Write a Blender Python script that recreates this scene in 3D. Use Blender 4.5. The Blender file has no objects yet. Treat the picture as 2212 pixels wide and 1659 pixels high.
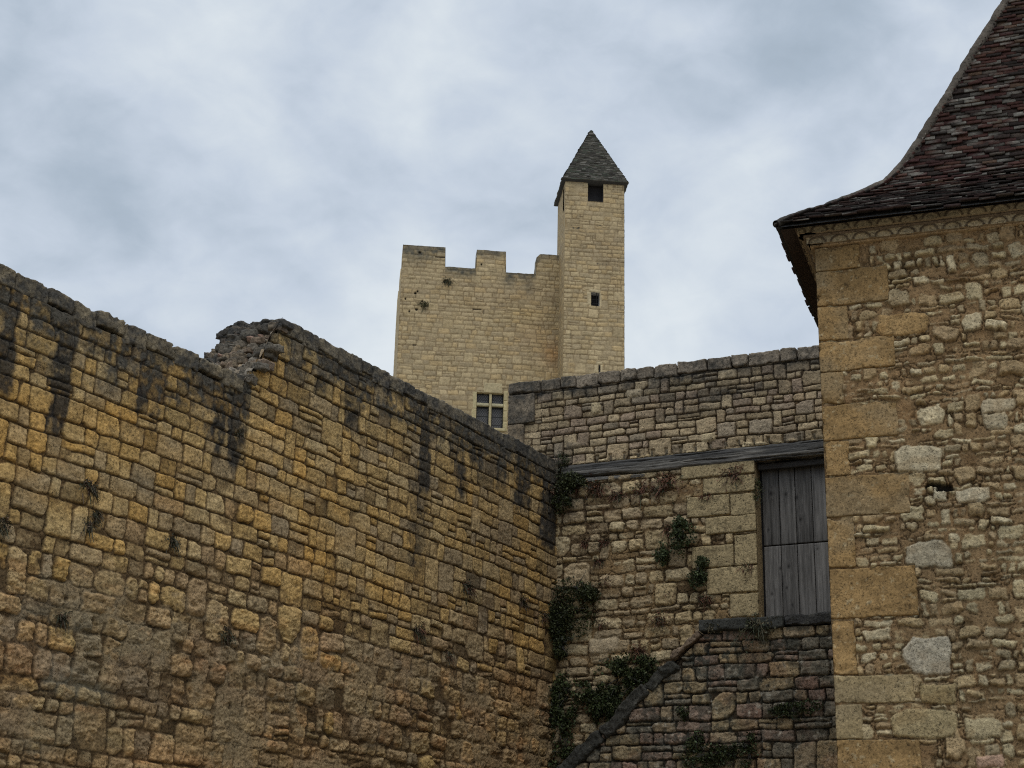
import bpy, math
import numpy as np
from mathutils import Matrix, Vector
S = bpy.context.scene
# ------------------------------------------------------------------ camera
F_PX = 3473.0; CX, CY = 1106.0, 829.5          # calibration in a 2212 x 1659 view of the photo
PITCH = math.radians(19.65); ROLL = math.radians(1.38)
cam = bpy.data.cameras.new("camera"); cob = bpy.data.objects.new("camera", cam)
S.collection.objects.link(cob); S.camera = cob
cam.sensor_width = 36; cam.lens = F_PX/2212*36; cam.clip_start = .1; cam.clip_end = 3000
cob.matrix_world = Matrix.Translation((0, 0, 1.6)) @ Matrix.Rotation(math.pi/2+PITCH, 4, 'X') @ Matrix.Rotation(ROLL, 4, 'Z')
# ------------------------------------------------------------------ light
SUN_EL, SUN_AZ = math.radians(58), math.radians(168)   # azimuth the light comes from, clockwise from +Y
S.view_settings.view_transform = 'Standard'; S.view_settings.look = 'None'
S.cycles.filter_width = 1.1; S.cycles.use_denoising = False
S.view_settings.gamma = 1; S.view_settings.exposure = 0.0
sl = bpy.data.lights.new("sun", 'SUN'); sl.energy = 0.7; sl.angle = math.radians(25); sl.color = (1, .96, .9)
so = bpy.data.objects.new("sun", sl); S.collection.objects.link(so)
sd = Vector((math.sin(SUN_AZ)*math.cos(SUN_EL), math.cos(SUN_AZ)*math.cos(SUN_EL), math.sin(SUN_EL)))
so.rotation_euler = sd.to_track_quat('Z', 'Y').to_euler(); so.location = sd*40

def Rxm(a): c, s = math.cos(a), math.sin(a); return np.array([[1, 0, 0], [0, c, -s], [0, s, c]])
def Rzm(a): c, s = math.cos(a), math.sin(a); return np.array([[c, -s, 0], [s, c, 0], [0, 0, 1]])
RM = Rxm(math.pi/2+PITCH) @ Rzm(ROLL); CAM = np.array([0, 0, 1.6]); ZV = np.array([0, 0, 1.])
def ray(x, y): return RM @ np.array([(x-CX)/F_PX, -(y-CY)/F_PX, -1.])
def on_plane(x, y, P, n): d = ray(x, y); return CAM + d*(np.dot(P-CAM, n)/np.dot(d, n))
def azv(a): a = math.radians(a); return np.array([math.sin(a), math.cos(a), 0])
def at_dist(x, y, D): d = ray(x, y); return CAM + d*D/math.hypot(d[0], d[1])
def nrm(v): v = np.array(v, float); return v/np.linalg.norm(v)

W = bpy.data.worlds.new("World"); S.world = W; W.use_nodes = True
nt = W.node_tree; nt.nodes.clear()
class NT:
    def __init__(s, nt): s.nt = nt
    def n(s, t, **k):
        o = s.nt.nodes.new(t)
        for a, v in k.items(): setattr(o, a, v)
        return o
    def l(s, a, b): s.nt.links.new(a, b)
    def val(s, sock, v):
        if hasattr(v, 'is_output'): s.l(v, sock)
        else: sock.default_value = v
    def math(s, op, a, b=0.0, c=None, clamp=False):
        m = s.n('ShaderNodeMath', operation=op, use_clamp=clamp); s.val(m.inputs[0], a); s.val(m.inputs[1], b)
        if c is not None: s.val(m.inputs[2], c)
        return m.outputs[0]
    def vmath(s, op, a, b=(0, 0, 0), out=0):
        m = s.n('ShaderNodeVectorMath', operation=op); s.val(m.inputs[0], a); s.val(m.inputs[1], b)
        return m.outputs[out]
    def mix(s, f, a, b, blend='MIX'):
        m = s.n('ShaderNodeMix', data_type='RGBA', blend_type=blend); s.val(m.inputs[0], f)
        for i, v in ((6, a), (7, b)):
            if isinstance(v, tuple) and len(v) == 3: v = v+(1,)
            s.val(m.inputs[i], v)
        return m.outputs[2]
    def noise(s, vec, scale, detail=4, rough=.55, dist=0.0, out=0):
        m = s.n('ShaderNodeTexNoise'); s.l(vec, m.inputs['Vector']); m.inputs['Scale'].default_value = scale
        m.inputs['Detail'].default_value = detail; m.inputs['Roughness'].default_value = rough
        m.inputs['Distortion'].default_value = dist; return m.outputs[out]
    def ramp(s, f, pts):
        m = s.n('ShaderNodeValToRGB'); s.l(f, m.inputs[0]); e = m.color_ramp.elements
        while len(e) < len(pts): e.new(.5)
        for x, (p, c) in zip(e, pts):
            x.position = p; x.color = (c, c, c, 1) if not isinstance(c, tuple) else c+(1,)
        return m.outputs[0]
w = NT(nt)
geo = w.n('ShaderNodeTexCoord').outputs['Generated']
sky = w.n('ShaderNodeTexSky', sky_type='NISHITA', sun_disc=False)
sky.sun_elevation = SUN_EL; sky.sun_rotation = SUN_AZ; sky.air_density = 1.2; sky.dust_density = 2.0
sep = w.n('ShaderNodeSeparateXYZ'); w.l(geo, sep.inputs[0])
zc = w.math('MAXIMUM', sep.outputs[2], 0.0)
den = w.math('ADD', zc, .22)
cmb = w.n('ShaderNodeCombineXYZ')
w.l(w.math('DIVIDE', sep.outputs[0], den), cmb.inputs[0]); w.l(w.math('DIVIDE', sep.outputs[1], den), cmb.inputs[1])
mpg = w.n('ShaderNodeMapping'); w.l(geo, mpg.inputs[0]); mpg.inputs['Rotation'].default_value = (0, math.radians(24), 0); mpg.inputs['Scale'].default_value = (1, 1, 1.5); mpg.inputs['Location'].default_value = (.4, .1, .9); GV = mpg.outputs[0]
big = w.noise(GV, 4.2, 2, .45, .5); mid = w.noise(GV, 10.0, 3, .5, .5); fine = w.noise(GV, 26, 6, .6, .3)
den_ = w.math('ADD', w.math('MULTIPLY', big, .62), w.math('ADD', w.math('MULTIPLY', mid, .34), w.math('ADD', w.math('MULTIPLY', fine, .15), -.06)))
# lighter and darker cloud masses, by direction in the sky
acc = den_
for (x, y, rad, amt) in SPOTS if 'SPOTS' in globals() else ((1150, 60, 11, .14), (60, 230, 8, .15), (420, 420, 6, .09), (1150, 200, 6, .08), (1080, 430, 4.5, -.17), (1150, 470, 2.5, -.05), (1500, 430, 6, -.05),
                         (620, 60, 6, -.07), (150, 470, 5, -.07), (1990, 220, 5, -.13), (300, 560, 7, -.06), (1560, 640, 5, .03), (1950, 10, 6, .14), (1560, 90, 6, .06), (900, 330, 5, -.05), (350, 150, 5, -.04)):
    d = nrm(ray(x, y)); c0 = math.cos(math.radians(rad))
    dt = w.vmath('DOT_PRODUCT', w.vmath('ADD', geo, w.vmath('SCALE', w.noise(cmb.outputs[0], 3.2, 2, out=1), (0, 0, 0))), tuple(d), 1)
    mr = w.n('ShaderNodeMapRange', interpolation_type='SMOOTHERSTEP'); w.l(dt, mr.inputs[0])
    mr.inputs[1].default_value = c0; mr.inputs[2].default_value = 1; mr.inputs[3].default_value = 0; mr.inputs[4].default_value = amt
    acc = w.math('ADD', acc, mr.outputs[0])
CLOUD = w.ramp(acc, [(.24, (.31, .385, .46)), (.385, (.43, .51, .605)), (.49, (.575, .65, .75)), (.60, (.72, .785, .84)), (.72, (.84, .89, .915))])
# overcast luminance: brighter towards the zenith (out of the picture)
mrz = w.n('ShaderNodeMapRange'); w.l(zc, mrz.inputs[0]); mrz.inputs[1].default_value = .6; mrz.inputs[2].default_value = 1
mrz.inputs[3].default_value = 10.0; mrz.inputs[4].default_value = 19.0
cl = w.vmath('SCALE', CLOUD); cl.node.inputs[3].default_value = 1; w.l(mrz.outputs[0], cl.node.inputs[3])
clw = w.mix(w.math('MULTIPLY', w.math('SUBTRACT', zc, .55, None, True), 4.0, None, True), cl, (13.8, 13.6, 13.0))
full = w.mix(.96, sky.outputs[0], clw)
bg = w.n('ShaderNodeBackground'); w.l(full, bg.inputs[0]); bg.inputs[1].default_value = 0.1
wo = w.n('ShaderNodeOutputWorld'); w.l(bg.outputs[0], wo.inputs[0])

# ------------------------------------------------------------------ numpy helpers
rng = np.random.default_rng(7)
TAB = rng.random((256, 256))
def vn(x, y, sx=0, sy=0):
    x = np.asarray(x, float)+sx*17.3; y = np.asarray(y, float)+sy*11.7
    ix = np.floor(x).astype(int); iy = np.floor(y).astype(int); fx = x-ix; fy = y-iy
    fx = fx*fx*(3-2*fx); fy = fy*fy*(3-2*fy); a = ix & 255; b = (ix+1) & 255; c = iy & 255; d = (iy+1) & 255
    return (TAB[c, a]*(1-fx)+TAB[c, b]*fx)*(1-fy)+(TAB[d, a]*(1-fx)+TAB[d, b]*fx)*fy
def fbm(x, y, seed=0, oct=4, rough=.5):
    t = 0; a = 1; s = 0; f = 1.
    for o in range(oct):
        t = t+a*(vn(x*f, y*f, seed+o*3.1, seed*1.7+o)-.5)*2; s += a; a *= rough; f *= 2.03
    return t/s
def sst(a, b, x): t = np.clip((x-a)/(b-a), 0, 1); return t*t*(3-2*t)
def lerp(a, b, t): return a+(b-a)*t

def make_mesh(name, V, Fq, col=None, mat=None, parent=None, smooth=True, link=True):
    me = bpy.data.meshes.new(name); V = np.ascontiguousarray(V, np.float32); Fq = np.ascontiguousarray(Fq, np.int32)
    k = Fq.shape[1]; me.vertices.add(len(V)); me.vertices.foreach_set('co', V.ravel())
    me.loops.add(Fq.size); me.polygons.add(len(Fq)); me.loops.foreach_set('vertex_index', Fq.ravel())
    me.polygons.foreach_set('loop_start', np.arange(0, Fq.size, k, dtype=np.int32))
    if smooth: me.polygons.foreach_set('use_smooth', np.ones(len(Fq), bool))
    me.update(calc_edges=True)
    if col is not None:
        c = np.ones((len(V), 4), np.float32); c[:, :3] = np.clip(col, .002, .95)
        at = me.color_attributes.new('Col', 'FLOAT_COLOR', 'POINT'); at.data.foreach_set('color', c.ravel())
    o = bpy.data.objects.new(name, me)
    if mat: me.materials.append(mat)
    S.collection.objects.link(o)
    if parent is not None: o.parent = parent; o.matrix_parent_inverse = Matrix.Translation(parent.location).inverted()
    return o
def thing(name, label, cat, loc, group=None):
    o = bpy.data.objects.new(name, None); S.collection.objects.link(o); o.location = tuple(loc); o.empty_display_size = .2
    o['label'] = label; o['category'] = cat
    if group: o['group'] = group
    return o

# ------------------------------------------------------------------ materials
def stone_mat(name, fine=60., bump=.5, bdist=.01, var=.35, pits=.0, pitscale=45., rough=.92, stretch=(1, 1, 1), wood=False):
    m = bpy.data.materials.new(name); m.use_nodes = True; t = NT(m.node_tree); t.nt.nodes.clear()
    att = t.n('ShaderNodeAttribute', attribute_name='Col').outputs['Color']
    co = t.n('ShaderNodeTexCoord').outputs['Object']
    mp = t.n('ShaderNodeMapping'); t.l(co, mp.inputs[0]); mp.inputs['Scale'].default_value = stretch; v = mp.outputs[0]
    n1 = t.noise(v, fine, 5, .65); n2 = t.noise(v, fine*.22, 4, .6)
    f = t.math('ADD', t.math('MULTIPLY', n1, .6), t.math('MULTIPLY', n2, .4))
    g = t.ramp(f, [(.3, 1-var), (.5, 1.0), (.7, 1+var*.8)])
    c = t.mix(1.0, att, g, 'MULTIPLY')
    if not wood and fine > 30:
        sp = t.ramp(t.noise(v, fine*.75, 3, .7), [(.34, .42), (.46, 1.0), (.58, 1.0), (.70, 1.45)]); c = t.mix(1.0, c, sp, 'MULTIPLY')
    h = f
    if pits > 0:
        vo = t.n('ShaderNodeTexVoronoi'); t.l(v, vo.inputs['Vector']); vo.inputs['Scale'].default_value = pitscale; vo.inputs['Randomness'].default_value = 1
        pm = t.math('MULTIPLY', t.ramp(vo.outputs['Distance'], [(.12, 1.), (.26, 0.)]), t.ramp(t.noise(v, fine*.12, 3), [(.45, 0.), (.6, 1.)]))
        c = t.mix(t.math('MULTIPLY', pm, pits), c, (.02, .018, .015)); h = t.math('SUBTRACT', f, t.math('MULTIPLY', pm, .6))
    b = t.n('ShaderNodeBump'); b.inputs['Strength'].default_value = bump; b.inputs['Distance'].default_value = bdist; t.l(h, b.inputs['Height'])
    p = t.n('ShaderNodeBsdfPrincipled'); t.l(c, p.inputs['Base Color']); p.inputs['Roughness'].default_value = rough
    p.inputs['Specular IOR Level'].default_value = .2
    t.l(b.outputs[0], p.inputs['Normal']); o = t.n('ShaderNodeOutputMaterial'); t.l(p.outputs[0], o.inputs[0])
    return m
M_left = stone_mat('limestone_ochre', 48, .8, .022, .62, .6, 55)
M_back = stone_mat('limestone_grey', 46, .8, .022, .62, .8, 30)
M_house = stone_mat('limestone_rubble', 62, .8, .016, .58, .45, 60)
M_quoin = stone_mat('limestone_quoin', 68, .7, .010, .48, .6, 45)
M_keep = stone_mat('limestone_pale', 12, .4, .04, .34, .0)
M_tile = stone_mat('clay_tile', 45, .5, .008, .5, .0)
M_slate = stone_mat('stone_slate', 6, .4, .04, .35, .0)
M_wood = stone_mat('weathered_timber', 14, .7, .012, .55, .0, stretch=(1, 1, 9))
M_door = stone_mat('weathered_planks', 10, .5, .006, .4, .0, stretch=(9, 9, .8))
def leaf_mat(name, trans=.2):
    m = bpy.data.materials.new(name); m.use_nodes = True; t = NT(m.node_tree); p = m.node_tree.nodes['Principled BSDF']
    att = t.n('ShaderNodeAttribute', attribute_name='Col').outputs['Color']; t.l(att, p.inputs['Base Color'])
    p.inputs['Roughness'].default_value = .6; p.inputs['Specular IOR Level'].default_value = .25; return m
M_leaf = leaf_mat('foliage'); M_dry = leaf_mat('dry_stems')
def plain(name, col, rough=.8, fine=3., var=.3):
    m = bpy.data.materials.new(name); m.use_nodes = True; t = NT(m.node_tree); p = m.node_tree.nodes['Principled BSDF']
    n = t.noise(t.n('ShaderNodeTexCoord').outputs['Object'], fine, 6, .6)
    a = tuple(x*(1-var) for x in col); b = tuple(min(1, x*(1+var)) for x in col)
    t.l(t.ramp(n, [(.3, a), (.7, b)]), p.inputs['Base Color']); p.inputs['Roughness'].default_value = rough
    return m

# ------------------------------------------------------------------ masonry rasters
def layout(u0, u1, v0, v1, hf, wf, p_tall=.1, p_split=.12, rg=None):
    rg = rg or rng; rows = []; v = v0
    while v < v1: h = rg.uniform(*hf(v)); rows.append((v, h)); v += h
    blk = [[] for _ in rows]; out = []
    for i, (v, h) in enumerate(rows):
        u = u0-rg.uniform(0, .3); B = sorted(blk[i])
        while u < u1:
            hit = [b for b in B if b[0] <= u+1e-6 < b[1]]
            if hit: u = hit[0][1]; continue
            nxt = min([b[0] for b in B if b[0] > u]+[1e9])
            lo, hi = wf(v); wd = lo+(hi-lo)*rg.random()**1.4
            if nxt-u < wd+lo*.7: wd = nxt-u if nxt-u < hi*1.5 else (nxt-u)*.5
            if i+1 < len(rows) and rg.random() < p_tall and wd > h*1.1 and wd < 3.2*h:
                blk[i+1].append((u, u+wd)); out.append((u, v, wd, h+rows[i+1][1])); u += wd; continue
            r = rg.random()
            if r < p_split and h > .09:
                k = rg.uniform(.35, .65); out.append((u, v, wd, h*k)); out.append((u, v+h*k, wd, h*(1-k)))
            elif r < p_split*1.5 and wd > .2:
                k = rg.uniform(.35, .65); q = rg.uniform(.4, .6)
                out += [(u, v, wd*k, h), (u+wd*k, v, wd*(1-k), h*q), (u+wd*k, v+h*q, wd*(1-k), h*(1-q))]
            else: out.append((u, v, wd, h))
            u += wd
    return out
class Raster:
    def __init__(s, u0, u1, v0, v1, du, seed, mortar, J=.035, warp=(.03, .010), wf=(.5, .12)):
        s.u0, s.v0, s.du = u0, v0, du; s.nx = int((u1-u0)/du)+2; s.ny = int((v1-v0)/du)+2; s.J = J; s.seed = seed
        s.U, s.V = np.meshgrid(u0+np.arange(s.nx)*du, v0+np.arange(s.ny)*du)
        s.H = np.full(s.U.shape, -J)+fbm(s.U/.05, s.V/.05, seed+9, 3)*J*.15
        n = fbm(s.U/.25, s.V/.25, seed+4, 4)[..., None]
        s.C = np.array(mortar)[None, None, :]*(1+.3*n)*(1+.2*fbm(s.U/.02, s.V/.02, seed+40, 2)[..., None]); s.M = np.zeros(s.U.shape)
        s.WU = s.U+warp[0]*fbm(s.U/wf[0], s.V/wf[0], seed, 2)+warp[1]*fbm(s.U/wf[1], s.V/wf[1], seed+1, 3)
        s.WV = s.V+warp[0]*fbm(s.U/wf[0], s.V/wf[0], seed+2, 2)*.9+warp[1]*fbm(s.U/wf[1], s.V/wf[1], seed+3, 3)
        s.E = fbm(s.U/.045, s.V/.045, seed+6, 3)       # stone edge raggedness
        s.K = np.zeros(s.U.shape); s.CN = fbm(s.U/.13, s.V/.09, seed+8, 3)
        s.G = fbm(s.U/.09, s.V/.05, seed+7, 4, .6)     # face relief
    def stone(s, u, v, w_, h, rg, gap=.009, rc=.25, prot=0., re=.014, col=(.4, .3, .2), cut=.25, tilt=.03, rag=.006, relief=.008, bulge=.3, force=False):
        pad = .08; j0 = max(0, int((u-pad-s.u0)/s.du)); j1 = min(s.nx, int((u+w_+pad-s.u0)/s.du)+1)
        i0 = max(0, int((v-pad-s.v0)/s.du)); i1 = min(s.ny, int((v+h+pad-s.v0)/s.du)+1)
        if j1 <= j0 or i1 <= i0: return
        sl = np.s_[i0:i1, j0:j1]; x = s.WU[sl]-(u+w_/2); y = s.WV[sl]-(v+h/2)
        a = rg.normal(0, tilt); x, y = x+a*y, y-a*x
        hw, hh = w_/2-gap, h/2-gap; r = rc*min(hw, hh)*2*rg.uniform(.4, 1)
        r = min(r, hw*.98, hh*.98); qx = np.abs(x)-(hw-r); qy = np.abs(y)-(hh-r)
        d = r-(np.hypot(np.maximum(qx, 0), np.maximum(qy, 0))+np.minimum(np.maximum(qx, qy), 0))
        for sx, sy in ((1, 1), (1, -1), (-1, 1), (-1, -1)):
            if rg.random() < cut:
                th = rg.uniform(.35, 1.2); nx_, ny_ = sx*math.cos(th), sy*math.sin(th)
                off = hw*abs(nx_)+hh*abs(ny_)-rg.uniform(.12, .45)*min(hw, hh)*1.1
                d = np.minimum(d, off-(x*nx_+y*ny_))
        d = d+rag*s.E[sl]
        pr = 1-np.exp(-np.maximum(d, 0)/re)
        mx = min(hw, hh); bl = bulge*mx*.25*np.sqrt(np.clip(d/mx, 0, 1))
        hgt = -s.J+(s.J+prot)*pr+bl*(d > 0)+pr*(relief*s.G[sl]+rg.normal(0, .03)*x+rg.normal(0, .04)*y)
        m = sst(0, .010, d); up = (d > 0) & ((hgt > s.H[sl]) | force)
        mm = np.where(up, m, 0)[..., None]
        n = (1+.16*fbm(s.U[sl]/.06, s.V[sl]/.05, s.seed+rg.uniform(0, 50), 3))[..., None]
        s.C[sl] = s.C[sl]*(1-mm)+np.array(col)*n*mm
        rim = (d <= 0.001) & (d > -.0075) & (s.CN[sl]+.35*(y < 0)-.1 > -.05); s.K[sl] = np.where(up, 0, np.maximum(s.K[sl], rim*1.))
        s.H[sl] = np.where(up, hgt, s.H[sl]); s.M[sl] = np.maximum(s.M[sl], mm[..., 0])
    def clear(s, u, v, w_, h, dep=None):
        m = (s.U > u) & (s.U < u+w_) & (s.V > v) & (s.V < v+h); s.H[m] = -(dep or s.J)
    def fill(s, level, mask, col, soft=.006):
        """lay mortar up to a level over part of the wall; stone faces deeper than it get covered"""
        lv = level+.006*fbm(s.U/.06, s.V/.06, s.seed+21, 4)
        t = sst(-soft, soft, lv-s.H)*mask
        c = np.array(col)*(1+.22*fbm(s.U/.1, s.V/.1, s.seed+23, 4)[..., None])
        s.C = s.C*(1-t[..., None])+c*t[..., None]; s.H = np.where(mask > .02, lerp(s.H, np.maximum(s.H, lv), mask), s.H)
    def stain(s, mask, col): m = np.clip(mask, 0, 1)[..., None]; s.C = s.C*(1-m)+np.array(col)*m*(1+.3*s.E[..., None])
    def crev(s, dep, amt, m=1.): k = s.K*m; s.H = s.H-dep*k; s.C = s.C*(1-amt*k[..., None])  # carves the joint and darkens its colour with a baked undercut shadow
    def tint(s, mask, mul): m = np.clip(mask, 0, 1)[..., None]; s.C = s.C*(1+m*(np.array(mul)-1))
    def at(s, u, v):
        tri = lambda a, m: m-np.abs(np.mod(a, 2*m)-m)          # outside its range the pattern carries on mirrored
        x = np.clip(tri((u-s.u0)/s.du, s.nx-1.01), 0, s.nx-1.001); y = np.clip(tri((v-s.v0)/s.du, s.ny-1.01), 0, s.ny-1.001)
        j = x.astype(int); i = y.astype(int); fx = x-j; fy = y-i
        g = lambda A: (A[i, j]*(1-fx)+A[i, j+1]*fx)*(1-fy)+(A[i+1, j]*(1-fx)+A[i+1, j+1]*fx)*fy
        return g(s.H), np.stack([g(s.C[..., k]) for k in range(3)], -1)
def gridfaces(ny, nx, keep=None, off=0, flip=False):
    i, j = np.meshgrid(np.arange(ny-1), np.arange(nx-1), indexing='ij'); a = i*nx+j
    f = np.stack([a, a+1, a+nx+1, a+nx], -1)
    if flip: f = f[..., ::-1]
    f = f.reshape(-1, 4)
    if keep is not None: f = f[keep.ravel()]
    return f+off
def wall_sheet(name, ras, P, A, n, us, vs, top, mat, parent, thick=.8, holes=(), back=True, hmul=1., ends=True, nostrip=None):
    """stone face from a raster, with a top, two ends and a back, so the wall is a solid thing"""
    us = np.asarray(us, float); vs = np.asarray(vs, float); tp = top(us)
    U, Vv = np.meshgrid(us, vs); T = np.broadcast_to(tp, U.shape); V2 = np.minimum(Vv, T)
    H, C = ras.at(U, V2); H = H*hmul
    O = np.array([P[0], P[1], 0.]); pos = O+U[..., None]*A+V2[..., None]*ZV+H[..., None]*n
    keep = Vv[:-1, :-1] < np.minimum(T[:-1, :-1], T[:-1, 1:])+1e-6
    uc = (us[:-1]+us[1:])/2; vc = (vs[:-1]+vs[1:])/2; UC, VC = np.meshgrid(uc, vc)
    for (a, b, c, d) in holes: keep &= ~((UC > a) & (UC < b) & (VC > c) & (VC < d))
    Vs = [pos.reshape(-1, 3)]; Cs = [C.reshape(-1, 3)]; Fs = [gridfaces(*U.shape, keep)]; off = U.size
    flip = np.dot(np.cross(A, ZV), n) < 0
    if flip: Fs[0] = Fs[0][:, ::-1]
    Ht, Ct = ras.at(us, tp); pt = O+us[:, None]*A+tp[:, None]*ZV+(Ht*hmul)[:, None]*n
    K = 8 if back else 2; rows = []
    for k in range(K): q = k/(K-1); rows.append(pt-n*(thick*q)*1.0+(ZV*0.0))
    rows = np.stack(rows); Vs.append(rows.reshape(-1, 3)); Cs.append(np.broadcast_to(Ct, rows.shape).reshape(-1, 3)*(.9))
    km = None if nostrip is None else np.broadcast_to(~((uc > nostrip[0]) & (uc < nostrip[1])), (K-1, len(uc)))
    Fs.append(gridfaces(K, len(us), km, off=off)); off += rows.shape[0]*rows.shape[1]
    if back:
        ub = us[::max(1, len(us)//60)]; tb = top(ub); zb = vs[0]
        bt = O+ub[:, None]*A+tb[:, None]*ZV-n*thick; bb = O+ub[:, None]*A+zb*ZV-n*thick
        g = np.stack([bb, bt]); Vs.append(g.reshape(-1, 3)); Cs.append(np.full((2*len(ub), 3), .25)); Fs.append(gridfaces(2, len(ub), off=off)); off += 2*len(ub)
        for uu in ((us[0], us[-1]) if ends else ()):
            z2 = float(top(np.array([uu]))[0]); q = [O+uu*A+zb*ZV, O+uu*A+z2*ZV, O+uu*A+z2*ZV-n*thick, O+uu*A+zb*ZV-n*thick]
            Vs.append(np.array(q)); Cs.append(np.tile(C[:, 0 if uu == us[0] else -1].mean(0), (4, 1))); Fs.append(np.array([[0, 1, 2, 3]])+off); off += 4
    return make_mesh(name, np.concatenate(Vs), np.concatenate(Fs), np.concatenate(Cs), mat, parent)

def block(name, O, A, n, u, z, wd, ht, dep, mat, parent, col, res=.015, bev=.015, amp=.006, proud=.01, seed=0, colfn=None, up=ZV, sag=0, chip=.0, build=True):
    """one dressed stone: box with worn rounded arrises and an uneven face. (u,z)=lower left on the face; A,up,n = axes"""
    hx, hy, hz = wd/2, ht/2, dep/2; nx_, ny_, nz_ = max(3, int(wd/res)), max(3, int(ht/res)), max(3, int(dep/(res*2.5)))
    nx_, ny_, nz_ = min(nx_, 140), min(ny_, 80), min(nz_, 14)
    gx = np.linspace(-1, 1, nx_+1); gy = np.linspace(-1, 1, ny_+1); gz = np.linspace(-1, 1, nz_+1); L = []; Fq = []; off = 0
    for ax, sg in ((2, 1), (2, -1), (0, 1), (0, -1), (1, 1), (1, -1)):
        a, b = {2: (gx, gy), 0: (gy, gz), 1: (gz, gx)}[ax]; Aa, Bb = np.meshgrid(a, b); c = np.full(Aa.shape, float(sg))
        p = {2: (Aa, Bb, c), 0: (c, Aa, Bb), 1: (Bb, c, Aa)}[ax]; L.append(np.stack(p, -1).reshape(-1, 3))
        Fq.append(gridfaces(*Aa.shape, off=off, flip=sg < 0)); off += Aa.size
    P = np.concatenate(L); Fq = np.concatenate(Fq)
    key = np.round(P*1e5).astype(np.int64); _, idx, inv = np.unique(key, axis=0, return_index=True, return_inverse=True)
    P = P[idx]; Fq = inv.ravel()[Fq]
    P = P*np.array([hx, hy, hz]); b = min(bev, hx*.9, hy*.9, hz*.9)
    q = np.clip(P, [-hx+b, -hy+b, -hz+b], [hx-b, hy-b, hz-b]); d = P-q; l = np.linalg.norm(d, axis=1, keepdims=True); nn = d/np.maximum(l, 1e-9); P = q+nn*np.minimum(l, b)
    s1 = seed*3.7; a1 = fbm(P[:, 0]/.12+P[:, 2]/.2, P[:, 1]/.12-P[:, 2]/.17, s1, 3); a2 = fbm(P[:, 0]/.035+P[:, 2]/.05, P[:, 1]/.03+P[:, 2]/.04, s1+5, 3)
    edge = np.clip(np.abs(P)/np.array([hx, hy, hz]), 0, 1); e2 = np.sort(edge, 1)[:, 1]
    P = P+nn*((a1*amp+a2*amp*.6)-chip*np.clip(a1*1.6-.3, 0, 1)*sst(.6, 1, e2))[:, None]
    P[:, 1] += amp*1.5*fbm(P[:, 0]/.2, P[:, 0]*0, s1+8, 2)
    cc = np.array(col)*(1+.14*fbm(P[:, 0]/.1, P[:, 1]/.07+P[:, 2]/.1, s1+11, 4))[:, None]
    ctr = np.array([O[0], O[1], 0.])+(u+wd/2)*A+(z+ht/2)*up+n*(proud-hz) if up is ZV else O+(u+wd/2)*A+(z+ht/2)*up+n*(proud-hz)
    Wp = ctr+P[:, :1]*A+P[:, 1:2]*up+P[:, 2:3]*n
    if colfn is not None: cc = colfn(Wp, cc, P)
    if np.dot(np.cross(A, up), n) < 0: Fq = Fq[:, ::-1]
    if not build: return Wp, Fq, cc
    return make_mesh(name, Wp, Fq, cc, mat, parent)
def join_blocks(name, lst, mat, parent):
    V, Fq, C, off = [], [], [], 0
    for a, b, c in lst: V.append(a); Fq.append(b+off); C.append(c); off += len(a)
    return make_mesh(name, np.concatenate(V), np.concatenate(Fq), np.concatenate(C), mat, parent)

# ================================================================== LAYOUT OF THE PLACE
P0 = at_dist(1205, 1000, 21.0)                       # corner of the left wall and the back wall
AL = -azv(31.9); NL = azv(31.9+90)                    # left wall: u runs from the corner towards the viewer
AB = -azv(-65.7); NB = -azv(-65.7+90) if np.dot(-azv(-65.7+90), CAM-P0) > 0 else azv(-65.7+90)
PC = at_dist(1785, 1100, 13.0); AH = azv(109); NH = -azv(19)   # corner of the house, its front face
PK = at_dist(1206, 600, 75.0); AK = azv(84.3); NK = -azv(-5.7)  # keep
PT = at_dist(1219, 600, 73.0)                        # turret, 2 m proud of the keep
assert np.dot(NL, CAM-P0) > 0 and np.dot(NB, CAM-P0) > 0
def uvp(x, y, P, A, n): q = on_plane(x, y, P, n); return float((q-P)@A), float(q[2])
def uvL(x, y): return uvp(x, y, P0, AL, NL)
def uvB(x, y): return uvp(x, y, P0, AB, NB)
def uvH(x, y): return uvp(x, y, PC, AH, NH)
def uvK(x, y): return uvp(x, y, PK, AK, NK)
def blob(U, V, pts, f):                                # soft patches given by picture position: (x, y, ru, rv, strength)
    m = np.zeros(U.shape)
    for (x, y, ru, rv, a) in pts:
        u, v = f(x, y); m = np.maximum(m, a*np.exp(-(((U-u)/ru)**2+((V-v)/rv)**2)))
    return m
LICHEN = (.022, .024, .026)

# ------------------------------------------------------------------ ground and hill
def terrain():
    xs = np.concatenate([np.linspace(-900, -60, 12), np.linspace(-50, 50, 41), np.linspace(60, 900, 12)])
    ys = np.concatenate([np.linspace(-900, -40, 10), np.linspace(-35, 130, 67), np.linspace(150, 1500, 12)])
    X, Y = np.meshgrid(xs, ys)
    Zg = 12.5*sst(25, 60, Y)*sst(90, 25, np.abs(X-5))+.12*fbm(X/4, Y/4, 3, 4)
    Vv = np.stack([X, Y, Zg], -1).reshape(-1, 3)
    o = make_mesh('ground', Vv, gridfaces(*X.shape), None, plain('courtyard_gravel', (.30, .26, .19), .95, .8), None); o['kind'] = 'structure'
terrain()

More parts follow.
